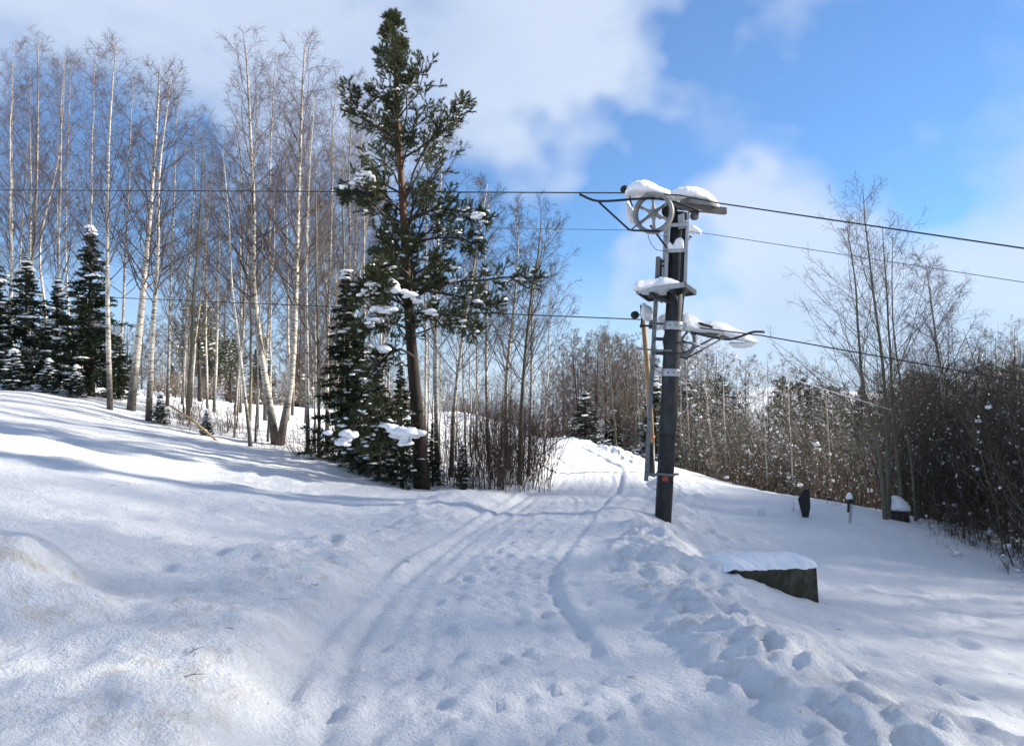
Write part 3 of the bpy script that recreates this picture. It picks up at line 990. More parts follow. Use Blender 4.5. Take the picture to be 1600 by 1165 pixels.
def build_pylon():
    bx, by = P(1035, 828)[:2]
    base = np.array([bx, by, gz(bx, by)])
    root = empty('lift_pylon', base)
    tag(root, 'dark steel ski lift pylon with spoked cable wheels and snow caps beside the path', 'pylon')
    lo = P(1034, 850); hi = P(1061, 333)
    g = Geo(); g.tube([lo, lo * .5 + hi * .5, hi], [.138, .145, .135], 20); pole = g.part('pole', M['steel'], root)
    ax = norm(hi - lo)

    def on(py):
        t = (850 - py) / (850 - 333.)
        return lo + (hi - lo) * t
    def band(name, py, h, r, mat, lug=True):
        g = Geo(); c = on(py)
        g.lathe(c, ax, [(r - .012, -h / 2), (r, -h / 2), (r, h / 2), (r - .012, h / 2)], 28)
        if lug: g.bar(c + np.array([r - .01, -.02, 0]), c + np.array([r + .06, -.03, 0]), .05, h * .8)
        return g.part(name, mat, root, bevel=.003)
    band('collar', 585, .125, .162, M['galv']); band('collar', 512, .14, .165, M['galv'])
    for py in (585, 512):
        for a in (-.5, .1, .7):
            c = on(py) + np.array([math.sin(a) * .16, -math.cos(a) * .16, 0]); dn = np.array([math.sin(a), -math.cos(a), 0])
            g = Geo(); g.tube([c, c + dn * .02], .014, 6); g.part('bolt', M['rail'], root)
    band('clamp_band', 553, .03, .158, M['steel']); band('clamp_band', 537, .035, .158, M['steel'])
    for py in (683, 718):
        o = band('wire_tie', py, .022, .153, M['black'], False)
        g = Geo(); c = on(py); g.tube([c + np.array([.14, -.05, -.01]), c + np.array([.20, -.06, -.01])], .018, 6); g.part('bolt', M['black'], root)
    band('foot_band', 742, .045, .16, M['rail'])
    # channel plates clasping the head of the pole
    for dx, nm in ((-17, 'channel_plate'), (13, 'channel_plate')):
        g = Geo()
        a = P(1057 + dx - 2, 450); b = P(1059 + dx, 348)
        g.bar(a, b, .06, .24, up=(0, 1, 0)); g.part(nm, M['galv'], root, smooth=False, bevel=.006)
    for py in (392, 352):
        g = Geo(); g.bar(P(1042, py, -.16), P(1074, py - 1, -.16), .05, .06); g.part('cross_plate', M['galv'], root, smooth=False, bevel=.005)
    g = Geo(); g.prism([P(1044, 394, -.15), P(1043, 380, -.15), P(1047, 376, -.15), P(1052, 383, -.15), P(1057, 372, -.15), P(1064, 369, -.15), P(1069, 374, -.15), P(1070, 389, -.15)], (0, .1, 0))
    g.part('packed_snow', M['snow'], root, bevel=.035)
    g = Geo(); g.prism([P(1059, 336, -.14), P(1070, 332, -.14), P(1070, 356, -.14), P(1060, 358, -.14)], (0, .28, 0)); g.part('head_plate', M['galv'], root, smooth=False, bevel=.004)
    # ladder rail with rungs
    rail_lo = P(1009.5, 751, -.05); rail_hi = P(1028.5, 401, -.05)
    g = Geo(); g.bar(rail_lo, rail_hi, .07, .045, up=(0, 1, 0)); rail = g.part('ladder_rail', M['rail'], root, smooth=False, bevel=.006)
    g = Geo()
    for k in range(16):
        c = rail_lo + (rail_hi - rail_lo) * (.04 + k * .058)
        g.tube([c + np.array([0, -.026, 0]), c + np.array([0, .026, 0])], .012, 8)
    o = g.part('rail_holes', M['black'], rail); o['kind'] = 'stuff'
    g = Geo(); g.bar(P(1032, 432, .0), P(1032.5, 404, .0), .04, .04, up=(0, 1, 0)); g.part('rail_end', M['steel'], root, smooth=False)
    for (x0, x1, y, w) in ((1010, 1036, 742, .045), (1019, 1040, 552, .06), (1021, 1042, 530, .055), (1021, 1036, 506, .03), (1030, 1045, 409, .04), (1030, 1045, 416, .03)):
        g = Geo(); g.bar(P(x0, y - 1, -.05), P(x1, y, -.03), .05, w); g.part('ladder_rung', M['rail'] if y == 742 else M['steel'], root, smooth=False, bevel=.005)
    g = Geo(); g.tube([P(994, 544, -.1), P(1012, 546, -.1), P(1050, 548, -.2)], .014, 6); g.part('tie_rod', M['rail'], root)
    g = Geo(); g.tube([P(1016, 566, .1), P(1030, 574, .05)], .012, 6); g.part('tie_rod', M['steel'], root)
    # number plate
    c = on(748.5); fr = norm(np.array([0, 0, EYE]) - c); fr[2] = 0; fr = norm(fr); sd_ = np.cross(fr, [0, 0, 1.]); sd_ = -sd_ if sd_[0] < 0 else sd_
    pc = c + fr * .150
    g = Geo(); up = np.array([0, 0, 1.])
    q = [pc + sd_ * a * .043 + up * b for a, b in ((-1.1, -.030), (1.15, -.032), (1.0, .024), (.2, .038), (-.9, .030))]
    g.prism(q, -fr * .03); pl = g.part('number_plate', M['orange'], root, smooth=False)
    g = Geo(); z = pc + fr * .003
    g.bar(z + sd_ * -.014 + up * .026, z + sd_ * -.014 - up * .020, .006, .010, up=fr)
    for a, b in (((.006, .02), (.026, .02)), ((.026, .02), (.026, -.018)), ((.008, 0), (.026, 0)), ((.006, -.018), (.026, -.018))):
        g.bar(z + sd_ * a[0] + up * a[1], z + sd_ * b[0] + up * b[1], .005, .006, up=fr)
    g.part('digits', M['ink'], pl, smooth=False)
    # work platform
    A = P(996, 455, -.45); B = P(1069, 442, -.45); C = P(1087, 461, .55); D = P(1014, 471, .55)
    for q in (A, B, C, D): q[2] = 0
    zA = P(996, 454, -.45)[2]; zC = zA + .05
    A[2] = zA - .01; B[2] = zA + .10; C[2] = zA + .12; D[2] = zA
    g = Geo(); g.prism([A, B, C, D], (0, 0, .03)); g.part('platform_deck', M['steel'], root, smooth=False)
    for u, v in ((A, B), (B, C), (C, D), (D, A)):
        g = Geo(); g.bar(u + np.array([0, 0, .0]), v, .035, .085); g.part('platform_edge', M['galv'] if u is A else M['steel'], root, smooth=False, bevel=.004)
    for f in (.28, .72):
        u = A * (1 - f) + B * f; v = D * (1 - f) + C * f
        g = Geo(); g.bar(u - np.array([0, 0, .06]), v - np.array([0, 0, .06]), .05, .07); g.part('platform_joist', M['steel'], root, smooth=False)
        g = Geo(); g.bar(u * .75 + v * .25 - np.array([0, 0, .07]), on(478) + np.array([(f - .5) * .2, -.08, 0]), .05, .05); g.part('platform_brace', M['steel'], root, smooth=False)
    g = Geo(); g.drift([A * .96 + D * .04 + np.array([-.05, .1, .03]), (A + D) / 2 * .7 + (B + C) / 2 * .3 + np.array([0, -.05, .05]), (A + B + C + D) / 4 + np.array([.05, -.05, .06]), (B + C) / 2 + np.array([-.12, 0, .03])],
                       [.34, .50, .50, .40], [.15, .19, .17, .06], D - A, rng0, 20, .35)
    g.part('snow_cap', M['snow'], root, sub=1)
    # upper spoked wheel
    wn = norm(np.array([.469, .883, .05]))

    def wheel(name, c, n, Rr, wd, spokes=6, ph=0., mat='wheel'):
        g = Geo()
        g.lathe(c, n, [(Rr * .80, -wd * .45), (Rr * .96, -wd * .62), (Rr, -wd * .5), (Rr * .95, 0), (Rr, wd * .5), (Rr * .96, wd * .62), (Rr * .80, wd * .45), (Rr * .82, 0)], 48)
        o = g.part(name, M[mat], root, bevel=0)
        n = norm(np.asarray(n, float)); e1 = norm(np.cross(n, [0, 0, 1.]) if abs(n[2]) < .9 else np.cross(n, [1., 0, 0])); e2 = np.cross(n, e1)
        for k in range(spokes):
            a = ph + k * 2 * math.pi / spokes; d = e1 * math.cos(a) + e2 * math.sin(a); s = -e1 * math.sin(a) + e2 * math.cos(a)
            g = Geo()
            q = [c + d * Rr * .10 - s * Rr * .13, c + d * Rr * .45 - s * Rr * .055, c + d * Rr * .84 - s * Rr * .09, c + d * Rr * .84 + s * Rr * .09, c + d * Rr * .45 + s * Rr * .055, c + d * Rr * .10 + s * Rr * .13]
            g.prism([x - n * wd * .18 for x in q], n * wd * .36); g.part('spoke', M[mat], o, smooth=False, bevel=.004)
        g = Geo(); g.lathe(c, n, [(.001, -wd * .8), (Rr * .10, -wd * .8), (Rr * .17, -wd * .4), (Rr * .17, wd * .4), (Rr * .10, wd * .8), (.001, wd * .8)], 20, False); g.part('hub', M[mat], o)
        return o
    wc = P(1021, 333, -.32)
    wheel('cable_wheel', wc, wn, .345, .085, ph=math.pi / 2)
    w2 = P(1091, 318, .15)
    wheel('cable_wheel', w2, norm(np.array([.10, -.16, .97])), .33, .08, ph=.3)
    # axle between wheel and head
    g = Geo(); g.tube([wc, wc + wn * .40], .035, 10); g.part('axle', M['steel'], root)
    g = Geo(); g.lathe(P(1046, 330, -.12), wn, [(.001, -.1), (.10, -.1), (.12, -.06), (.12, .06), (.10, .1), (.001, .1)], 20, False); g.part('bearing_housing', M['black'], root)
    # crossbeam
    g = Geo(); g.bar(P(1050, 321, -.05), P(1134, 330, .25), .09, .115); g.part('cross_beam', M['rusty'], root, smooth=False, bevel=.006)
    g = Geo(); g.bar(P(1076, 330, .1), P(1075, 344, .1), .03, .05, up=(0, 1, 0)); g.part('hanger_plate', M['galv'], root, smooth=False)
    g = Geo(); g.lathe(P(1085, 338, .1), np.array([.6, .75, 0.1]), [(.001, -.05), (.055, -.05), (.07, -.03), (.07, .03), (.055, .05), (.001, .05)], 20, False); g.part('guide_roller', M['rail'], root)
    g = Geo(); g.bar(P(1078, 329, .1), P(1092, 332, .1), .06, .06); g.part('roller_bracket', M['steel'], root, smooth=False)
    # cable catcher tubes
    def rod(name, pts, r=.02, mat='black'):
        g = Geo(); pts = np.array(pts)
        u = np.linspace(0, len(pts) - 1, len(pts) * 5)
        q = np.stack([smooth_interp(u, np.arange(len(pts)), pts[:, k]) for k in range(3)], -1)
        g.tube(q, r, 8); return g.part(name, M[mat], root)
    rod('cable_catcher', [P(906, 303.5, .1), P(928, 313, -.1), P(952, 314, -.3), P(1000, 310.5, -.42), P(1032, 311, -.42), P(1062, 318, -.35), P(1094, 330, -.2)], .021)
    g = Geo(); g.tube([P(936, 316, -.15), P(983, 359, -.35), P(989, 360, -.36), P(1031, 361.5, -.4)], .017, 8); g.part('catcher_strut', M['black'], root)
    g = Geo(); g.tube([P(986, 359, -.38), P(1003, 345, -.40), P(1047, 313, -.42)], .014, 8); g.part('catcher_strut', M['rail'], root)
    g = Geo(); g.tube([P(1016, 352, -.25), P(1044, 390, -.1)], .018, 8); g.part('brace_rod', M['steel'], root)
    rod('loose_wire', [P(1012, 364, -.2), P(1016, 378, -.2), P(1026, 390, -.2), P(1042, 392, -.15)], .005, 'wire')
    rod('loose_wire', [P(1020, 352, -.2), P(1030, 366, -.2), P(1044, 371, -.15)], .005, 'wire')
    g = Geo(); g.tube([P(989, 322, -.3), P(986, 318, -.3), P(984, 306, -.3)], .014, 6); g.part('wheel_guard', M['steel'], root)
    # cable roller standing out on the left, at both heads
    for (px, py, q, dy) in ((976, 296, 990, -.1), (992, 492, 1022, .5)):
        c = P(px, py, dy); g = Geo()
        a = norm(np.array([-.35, .93, 0.]))
        g.lathe(c, a, [(.001, -.05), (.05, -.05), (.068, -.03), (.068, .03), (.05, .05), (.001, .05)], 20, False); g.part('cable_roller', M['black'], root)
        g = Geo(); g.tube([c, P(q, py - 2, dy + .05)], .011, 6); g.part('roller_arm', M['black'], root)
    # snow loads on the head
    sd2 = (.45, .9, 0)
    g = Geo(); g.drift([P(978, 309, -.2), P(990, 301, -.15), P(1011, 301, -.1), P(1034, 305, -.08), P(1056, 310, -.02)], [.10, .26, .34, .30, .24], [.07, .15, .205, .13, .085], sd2, rng0, 18, .4)
    g.part('snow_cap', M['snow'], root, sub=1)
    g = Geo(); g.drift([P(1048, 309, .05), P(1066, 309, .1), P(1088, 311, .15), P(1108, 315, .18), P(1124, 323, .2)], [.20, .32, .36, .32, .2], [.085, .165, .205, .165, .07], sd2, rng0, 18, .3)
    g.part('snow_cap', M['snow'], root, sub=1)
    g = Geo(); g.drift([P(981, 322, .12), P(985, 336, .12), P(996, 342, .12)], [.12, .2, .14], [.12, .17, .1], sd2, rng0, 14, .9)
    g.part('snow_clump', M['snow'], root, sub=1)
    # insulator bracket and thin wire fitting
    g = Geo(); g.bar(P(1070, 362, .0), P(1075, 376, .0), .07, .1, up=(0, 1, 0)); g.part('bracket', M['galv'], root, smooth=False, bevel=.004)
    g = Geo(); g.tube([P(1072, 366, 0), P(1081, 371, -.05)], .014, 6); g.part('pin', M['steel'], root)
    g = Geo(); g.drift([P(1074, 361, .05), P(1085, 359.5, .05), P(1096, 363, .05)], [.05, .08, .05], [.04, .085, .04], sd2, rng0, 12, .9); g.part('snow_clump', M['snow'], root, sub=1)
    # cables dropping down the pole's side
    for dx in (0, 3.5):
        g = Geo(); g.tube([P(1070.5 + dx, 372, -.05), P(1069 + dx * .8, 440, -.06), P(1066 + dx * .6, 470, -.06), P(1064 + dx * .3, 506, -.08)], .009, 6); g.part('down_cable', M['rail'], root)
    # lower head: arm, wheel and catchers, on the pylon's far side
    wl = P(1062, 533, .55)
    wheel('cable_wheel', wl, wn, .30, .08, ph=.2)
    g = Geo(); g.tube([wl, on(533)], .03, 8); g.part('axle', M['steel'], root)
    g = Geo(); g.bar(P(1014, 508, .5), P(1075, 512, .45), .09, .12); g.bar(P(1068, 511, .45), P(1160, 527, .95), .09, .12); g.part('lower_arm', M['rusty'], root, smooth=False, bevel=.006)
    g = Geo(); g.bar(P(1092, 505, .4), P(1113, 511, .45), .03, .04); g.part('arm_lug', M['steel'], root, smooth=False)
    rod('cable_catcher', [P(1086, 520, .2), P(1110, 526, .3), P(1139, 530, .4), P(1158, 525, .5), P(1177, 518.5, .6), P(1194, 518.5, .7)], .021)
    rod('cable_catcher', [P(1080, 520, .2), P(1100, 523, .3), P(1125, 527, .4)], .016)
    g = Geo(); g.tube([P(1058, 557, .0), P(1072, 560, .0), P(1130, 528, .35)], .016, 8); g.part('catcher_strut', M['black'], root)
    g = Geo(); g.tube([P(1060, 556, .3), P(1131, 520, .55)], .018, 8); g.part('catcher_strut', M['rail'], root)
    rod('cable_catcher', [P(1000, 509, .3), P(1012, 509, .35), P(1022, 511, .4)], .017)
    g = Geo(); g.tube([P(1001, 476, .5), P(1003, 498, .5), P(1001, 512, .5)], .014, 6); g.part('roller_post', M['black'], root)
    g = Geo(); g.drift([P(1003, 490, .45), P(1010, 489, .45), P(1022, 492, .45)], [.11, .16, .10], [.10, .155, .1], sd2, rng0, 14, .95); g.part('snow_clump', M['snow'], root, sub=1)
    g = Geo(); g.drift([P(1002, 477, .42), P(1006, 476, .42), P(1010, 478, .42)], [.04, .05, .04], [.03, .04, .03], sd2, rng0, 10, .6); g.part('snow_clump', M['snow'], root, sub=1)
    g = Geo(); g.drift([P(1024, 512, .45), P(1034, 506, .45), P(1045, 506, .5), P(1062, 508, .5)], [.12, .2, .25, .25], [.10, .16, .2, .2], sd2, rng0, 14, .6); g.part('snow_cap', M['snow'], root, sub=1)
    g = Geo(); g.drift([P(1062, 508, .5), P(1078, 509, .5), P(1100, 514, .6), P(1123, 515, .75), P(1148, 524, .9), P(1168, 530, .95), P(1184, 535, 1.0)],
                       [.22, .30, .25, .28, .28, .24, .12], [.15, .22, .14, .16, .15, .10, .05], (.5, .87, 0), rng0, 18, .5); g.part('snow_cap', M['snow'], root, sub=1)
    g = Geo(); g.drift([P(1140, 537, .95), P(1160, 539, 1.0), P(1180, 536, 1.02)], [.12, .2, .1], [.05, .05, .04], (.5, .87, 0), rng0, 12, 1.2); g.part('snow_clump', M['snow'], root, sub=1)
    return root


build_pylon()

CD = np.array([-.883, .469])      # lift line, uphill to the left


def on_line(px, py, y0, dirn=CD, x0=None):
    """point of the line's vertical plane that shows at that spot"""
    a = np.array([P(1040, 330)[0] if x0 is None else x0, y0]); d = ray(px, py); q = d[:2] / d[1]
    # a + s*dirn = k*q
    m = np.array([[dirn[0], -q[0]], [dirn[1], -q[1]]]); s, k = np.linalg.solve(m, -a)
    return np.array([0, 0, EYE]) + d / d[1] * k


def cable(label, spans, r, mat='wire', name='lift_cable', sag=.0, group=None):
    g = Geo()
    pts = []
    for (a, b) in spans:
        for t in np.linspace(0, 1, 24)[(0 if not pts else 1):]:
            p = a * (1 - t) + b * t; p = p - np.array([0, 0, 4 * sag * t * (1 - t)]); pts.append(p)
    c = pts[len(pts) // 2]
    g.tube(pts, r, 7); o = g.part(name, M[mat], origin=c)
    tag(o, label, 'cable', group); return o


yc = PY - .32
L0 = on_line(0, 297, yc); L1_ = on_line(985, 301.5, yc); R1 = on_line(1062, 305, yc + .0); Rm = on_line(1120, 317, yc + .1); R2 = on_line(1600, 388, yc)
ext = L0 + (L0 - L1_) * 1.1; exr = R2 + (R2 - Rm) * 1.6
cable('thick upper steel haul cable running over the pylon top wheels', [(ext, L1_), (L1_, R1), (R1, Rm), (Rm, exr)], .0115, sag=.0)
yb = PY + .75
a = on_line(640, 484, yb); b = on_line(1000, 499, yb); c_ = on_line(1100, 513, yb); d_ = on_line(1190, 524, yb); e_ = on_line(1600, 597, yb)
cable('lower steel return cable held by the snowy lower arm of the pylon', [(a + (a - b) * 2.2, b), (b, c_), (c_, d_), (d_, e_ + (e_ - d_) * 1.4)], .0105)
yw = PY + .1
a = on_line(880, 358, yw); b = on_line(1070, 361, yw); c_ = on_line(1112, 366, yw); e_ = on_line(1600, 441, yw)
cable('thin grey signal wire strung just below the pylon head', [(a + (a - b) * 5, b), (b, c_), (c_, e_ + (e_ - c_) * 1.2)], .0055, 'rail')
cable('snow crusted white rope slanting from the pylon down to the right trees', [(P(1082, 535, .3), W(1262, 600, 15.0)), (W(1262, 600, 15.0), W(1392, 640, 17.3))], .0095, 'snow', 'rope')

# wooden post behind the pylon
x, y, z = 3.66, 20.2, gz(3.66, 20.2)
top = W(1004, 482, y)
root = empty('wooden_post', (x, y, z)); tag(root, 'slim leaning brown wooden post behind the steel pylon', 'post')
g = Geo(); g.tube([np.array([x, y, z - .3]), np.array([x, y, z + .9])], [.085, .082], 12); g.part('post_foot', M['black'], root)
g = Geo(); g.tube([np.array([x, y, z + .9]), (np.array([x, y, z + .9]) + top) / 2 + np.array([.02, 0, 0]), top], [.08, .075, .065], 12); g.part('shaft', M['wood'], root)
g = Geo(); g.drift([top + np.array([-.07, 0, -.01]), top + np.array([0, 0, 0.0]), top + np.array([.07, 0, -.01])], [.05, .08, .05], [.03, .07, .03], (0, 1, 0), rng0, 10, .3); g.part('snow_cap', M['snow'], root)
g = Geo(); c = np.array([x, y, z + 1.05]); g.lathe(c, (0, 0, 1), [(.075, -.03), (.088, -.03), (.088, .03), (.075, .03)], 16); g.part('red_mark', M['orange'], root)

# ------------------------------------------------------------------ small things on the slope
# concrete box, its front corner buried by the bank
cA = W(1147, 885, 8.15); cB = W(1276, 885.5, 8.3)
ux = norm(np.array([cB[0] - cA[0], cB[1] - cA[1], 0])); uy = np.array([-ux[1], ux[0], 0]); wdt = np.linalg.norm((cB - cA)[:2])
o0 = np.array([cA[0], cA[1], 0]); zt = cB[2]
root = empty('concrete_block', (o0 + ux * wdt / 2)[:2].tolist() + [gz(*(o0 + ux * wdt / 2)[:2])])
tag(root, 'dark mossy concrete block half buried in the roadside snow bank', 'concrete block')
g = Geo(); q = []
n = 18
for k in range(n + 1): q.append(o0 + ux * wdt * k / n + np.array([0, 0, zt + rng0.normal(0, .006) + .004]))
q += [o0 + ux * (wdt + .03) + np.array([0, 0, zt - .55]), o0 + np.array([0, 0, zt - .55])]
g.prism(q, uy * .70); g.part('body', M['concrete'], root, smooth=False, bevel=.008)
g = Geo(); g.drift([o0 + ux * (-.16) + uy * .35 + np.array([0, 0, zt - .05])] + [o0 + ux * wdt * t + uy * .35 + np.array([0, 0, zt - .004]) for t in (.04, .25, .5, .75, .96)] + [o0 + ux * (wdt + .035) + uy * .35 + np.array([0, 0, zt - .004])],
                   [.25, .37, .385, .375, .385, .375, .33], [.05, .085, .07, .09, .075, .085, .05], uy, rng0, 24, .10, .010); g.part('snow_cap', M['snow'], root, sub=1)

# black slab standing in the snow
bx, byy, bz = ground_hit(1259, 808)
wpt = lambda px, py: W(px, py, byy)
root = empty('black_board', (bx, byy, bz)); tag(root, 'black angular board standing upright alone in the snow', 'board')
poly = [wpt(1255, 812), wpt(1247, 780), wpt(1254, 766), wpt(1257, 763.5), wpt(1264.5, 763.5), wpt(1266, 782), wpt(1266.5, 792), wpt(1263, 812)]
g = Geo(); g.prism(poly, (.03, .10, 0)); g.part('panel', M['black'], root, smooth=False, bevel=.012)
g = Geo(); g.tube([wpt(1259, 818) + np.array([.02, .05, 0]), wpt(1259, 775) + np.array([.02, .12, 0])], .03, 8); g.part('stake', M['steel'], root)

# short snow capped marker post
mx, my, mz = ground_hit(1327, 818)
wpt = lambda px, py: W(px, py, my)
root = empty('marker_post', (mx, my, mz)); tag(root, 'short grey marker post with a snow cap near the right trees', 'post')
g = Geo(); g.bar(wpt(1327.5, 824), wpt(1330, 786), .05, .06, up=(0, 1, 0)); g.part('shaft', M['galv'], root, smooth=False, bevel=.006)
g = Geo(); g.bar(wpt(1325, 800), wpt(1326, 786), .03, .05, up=(0, 1, 0)); g.part('bracket', M['steel'], root, smooth=False)
g = Geo(); g.lathe(wpt(1329, 781), (0, 0, 1), [(.001, -.07), (.045, -.07), (.055, -.02), (.05, .05), (.001, .05)], 14, False); g.part('cap', M['black'], root)
g = Geo(); g.drift([wpt(1322, 778), wpt(1327, 776), wpt(1332, 778)], [.04, .07, .04], [.05, .10, .05], (0, 1, 0), rng0, 12, .5); g.part('snow_cap', M['snow'], root)

# snow covered stump between the right stems
x, y, z = ground_hit(1404, 812)
root = empty('tree_stump', (x, y, z)); tag(root, 'dark rotten stump with a snow pillow between the right stems', 'stump')
g = Geo(); g.tube([np.array([x, y + .1, z - .2]), np.array([x, y + .1, z + .1]), np.array([x + .02, y + .1, z + .28])], [.30, .26, .20], 11); g.part('wood', M['dark_bark'], root)
g = Geo(); g.drift([np.array([x - .25, y + .1, z + .25]), np.array([x, y + .08, z + .27]), np.array([x + .28, y + .1, z + .22])], [.16, .26, .16], [.12, .26, .12], (0, 1, 0), rng0, 14, .4); g.part('snow_cap', M['snow'], root)

# ------------------------------------------------------------------ the pine
def build_pine():
    Yp = 15.5
    rng = np.random.default_rng(77)
    x0, y0 = W(660, 760, Yp)[:2]; z0 = gz(x0, y0)
    root = empty('pine_tree', (x0, y0, z0)); tag(root, 'tall dark green pine with snow clumps on its boughs beside the path', 'tree')
    line = [(0, 0, 0)] + [tuple(W(px, py, Yp) - np.array([x0, y0, z0])) for px, py in ((651, 640), (640, 500), (630, 330), (622, 200), (613, 30))]
    H = line[-1][2]
    p, rd = trunk_line(rng, H, .145, 20, .02, .07, pts=line, flare=.3)
    link('trunk', trunk_mesh(p, rd, M['pine_bark'], 12), root)
    line2 = [tuple(np.array(q) * np.array([1, 1, 1]) + np.array(o)) for q, o in zip(line[:5], ((.02, .25, 0), (-.07, .28, 0), (.0, .30, 0), (-.02, .3, 0), (-.12, .3, -.1)))]
    p2, rd2 = trunk_line(rng, H, .085, 16, .02, .1, pts=line2)
    link('trunk', trunk_mesh(p2, rd2, M['pine_bark'], 9), root)

    def crown(p, rd, n1, t0, t1, env, needles_n, up1, ang1=lambda t: np.interp(t, [.3, .6, .8, 1.], [1.15, .95, .62, .42])):
        a, ar, ta = grow(rng, p, rd, n1, t0, t1, env, ang1, 7, up1, .15, .40, .034, .009, .3, .26, pw=1.3)
        b, br, tb = grow(rng, a, ar, 10, .42, 1., lambda t, d, par: np.linalg.norm(a[par, -1] - a[par, 0], axis=1) * (.16 + .28 * (1 - t)) + .07, .75, 4, .10, .2, .5, .012, .005, .4, .25)
        c, cr, tcx = grow(rng, b, br, 6, .2, 1., lambda t, d, par: .09 + .11 * (1 - t), .65, 3, .20, .18, .6, .006, .0045, .6, .25)
        return a, ar, b, br, c, cr

    def env(t, d, par):
        h = t * H
        left = np.interp(h, [1.5, 3.2, 4.2, 5.3, 6.2, 7.4, 8.2, 8.9, 9.6], [.8, 1.1, 1.05, 1.15, 1.2, 1.15, .7, .36, .12])
        right = np.interp(h, [1.5, 3.2, 4.2, 5.3, 6.2, 7.4, 8.2, 8.9, 9.6], [.6, .9, 1.15, 1.45, 1.5, 1.3, .72, .34, .12])
        k = np.clip(d[:, 0] / np.maximum(np.linalg.norm(d[:, :2], axis=1), 1e-6), -1, 1)
        dep = (left + right) * .45
        L = np.where(k > 0, right * k + dep * (1 - k), -left * k + dep * (1 + k))
        return L * rng.uniform(.75, 1.3, len(t))
    A = crown(p, rd, 52, .36, .97, env, 0, (.10, .08, .08, .06, .05, .05))
    # the long low boughs that reach out beyond the crown
    boughs = []
    def bough(pts, r=.03):
        pts = np.array(pts); q = np.stack([smooth_interp(np.linspace(0, len(pts) - 1, 7), np.arange(len(pts)), pts[:, k]) for k in range(3)], -1)
        boughs.append((q - np.array([x0, y0, z0]), r))
    bough([W(640, 470, Yp), W(690, 442, 15.3), W(750, 438, 15.0), W(800, 432, 14.8), W(838, 436, 14.7)])
    bough([W(640, 505, Yp), W(680, 492, 15.2), W(720, 495, 15.0), W(742, 520, 14.9)])
    bough([W(640, 450, Yp), W(700, 460, 15.6), W(740, 468, 15.6), W(775, 480, 15.5)])
    bough([W(632, 380, Yp), W(680, 372, 15.4), W(720, 372, 15.3), W(744, 384, 15.2)])
    bough([W(640, 480, Yp), W(600, 462, 15.0), W(575, 455, 14.8), W(558, 462, 14.6)])
    bough([W(632, 470, Yp), W(610, 450, 14.8), W(590, 440, 14.5), W(600, 450, 14.2)])
    bough([W(650, 560, Yp), W(625, 545, 15.0), W(600, 560, 14.7), W(575, 590, 14.5)])
    bough([W(642, 520, Yp), W(620, 505, 15.0), W(590, 510, 14.6), W(560, 520, 14.4)])
    bough([W(645, 612, Yp), W(620, 625, 14.9), W(580, 650, 14.5), W(535, 672, 14.2)])
    bough([W(648, 640, Yp), W(625, 655, 14.9), W(600, 680, 14.6), W(570, 690, 14.4)])
    bough([W(630, 330, Yp), W(600, 310, 15.2), W(570, 300, 15.0), W(540, 305, 14.9)])
    bough([W(632, 345, Yp), W(670, 330, 15.2), W(720, 330, 15.1), W(756, 342, 15.1)])
    bough([W(625, 250, Yp), W(670, 222, 15.3), W(700, 195, 15.2), W(722, 162, 15.1)])
    bough([W(625, 230, Yp), W(590, 200, 15.3), W(562, 178, 15.2), W(545, 140, 15.1)])
    bough([W(640, 430, Yp), W(620, 415, 14.9), W(600, 420, 14.4), W(585, 430, 14.1)])
    ba = np.array([q for q, r in boughs]); bar_ = np.array([r * np.linspace(1, .3, 7) for q, r in boughs])
    bb, bbr, _ = grow(rng, ba, bar_, 34, .28, 1., lambda t, d, par: .22 + .42 * (1 - t) * rng.random(len(t)), .85, 4, .10, .2, .5, .012, .005, .4, .3)
    bc, bcr, _ = grow(rng, bb, bbr, 6, .15, 1., lambda t, d, par: .09 + .12 * (1 - t), .7, 3, .22, .18, .6, .006, .0045, .6, .3)
    # second, shorter stem's crown
    B = crown(p2, rd2, 15, .38, .98, lambda t, d, par: 1.15 * (1.05 - t) + .35, 0, (.08, .06, .06, .05, .04, .04))
    g = Geo(); 
    for (a, ar, b, br, c, cr) in (A, B): g.tubes(a, ar, 5); g.tubes(b, br, 3); g.tubes(c, cr, 3)
    g.tubes(ba, bar_, 6); g.tubes(bb, bbr, 3); g.tubes(bc, bcr, 3)
    link('branches', g.mesh('branches', M['dark_bark']), root)
    g = Geo()
    for c, n in ((A[4], 52), (B[4], 44), (bc, 46)):
        needles(g, rng, c, n, .075, .0085, .55, .15)
    for b in (A[2], B[2], bb): needles(g, rng, b[:, 2:], 14, .065, .0085, .6, .2)
    # upright leader shoots
    lead = p[:, 13:, :]; needles(g, rng, lead, 45, .07, .010, .5, .45)
    link('crown', g.mesh('crown', M['needle'], False), root)
    # snow: patches on boughs, and the big lumps of the photograph
    allb = np.concatenate([A[2], B[2], bb])
    keep = allb[:, -1, 2] < H * .86; allb = allb[keep]
    i = rng.integers(0, len(allb), 210); cc = allb[i, rng.integers(1, 4, 210)].copy()
    s = rng.uniform(.025, .075, 210); sz = np.stack([s * rng.uniform(.9, 2.0, 210), s, s * .5], -1); cc[:, 2] += .03
    i = rng.integers(0, len(bb), 130); c2 = bb[i, rng.integers(1, 4, 130)].copy(); c2[:, 2] += .04
    s = rng.uniform(.03, .085, 130); sz2 = np.stack([s * rng.uniform(.9, 1.8, 130), s, s * .5], -1)
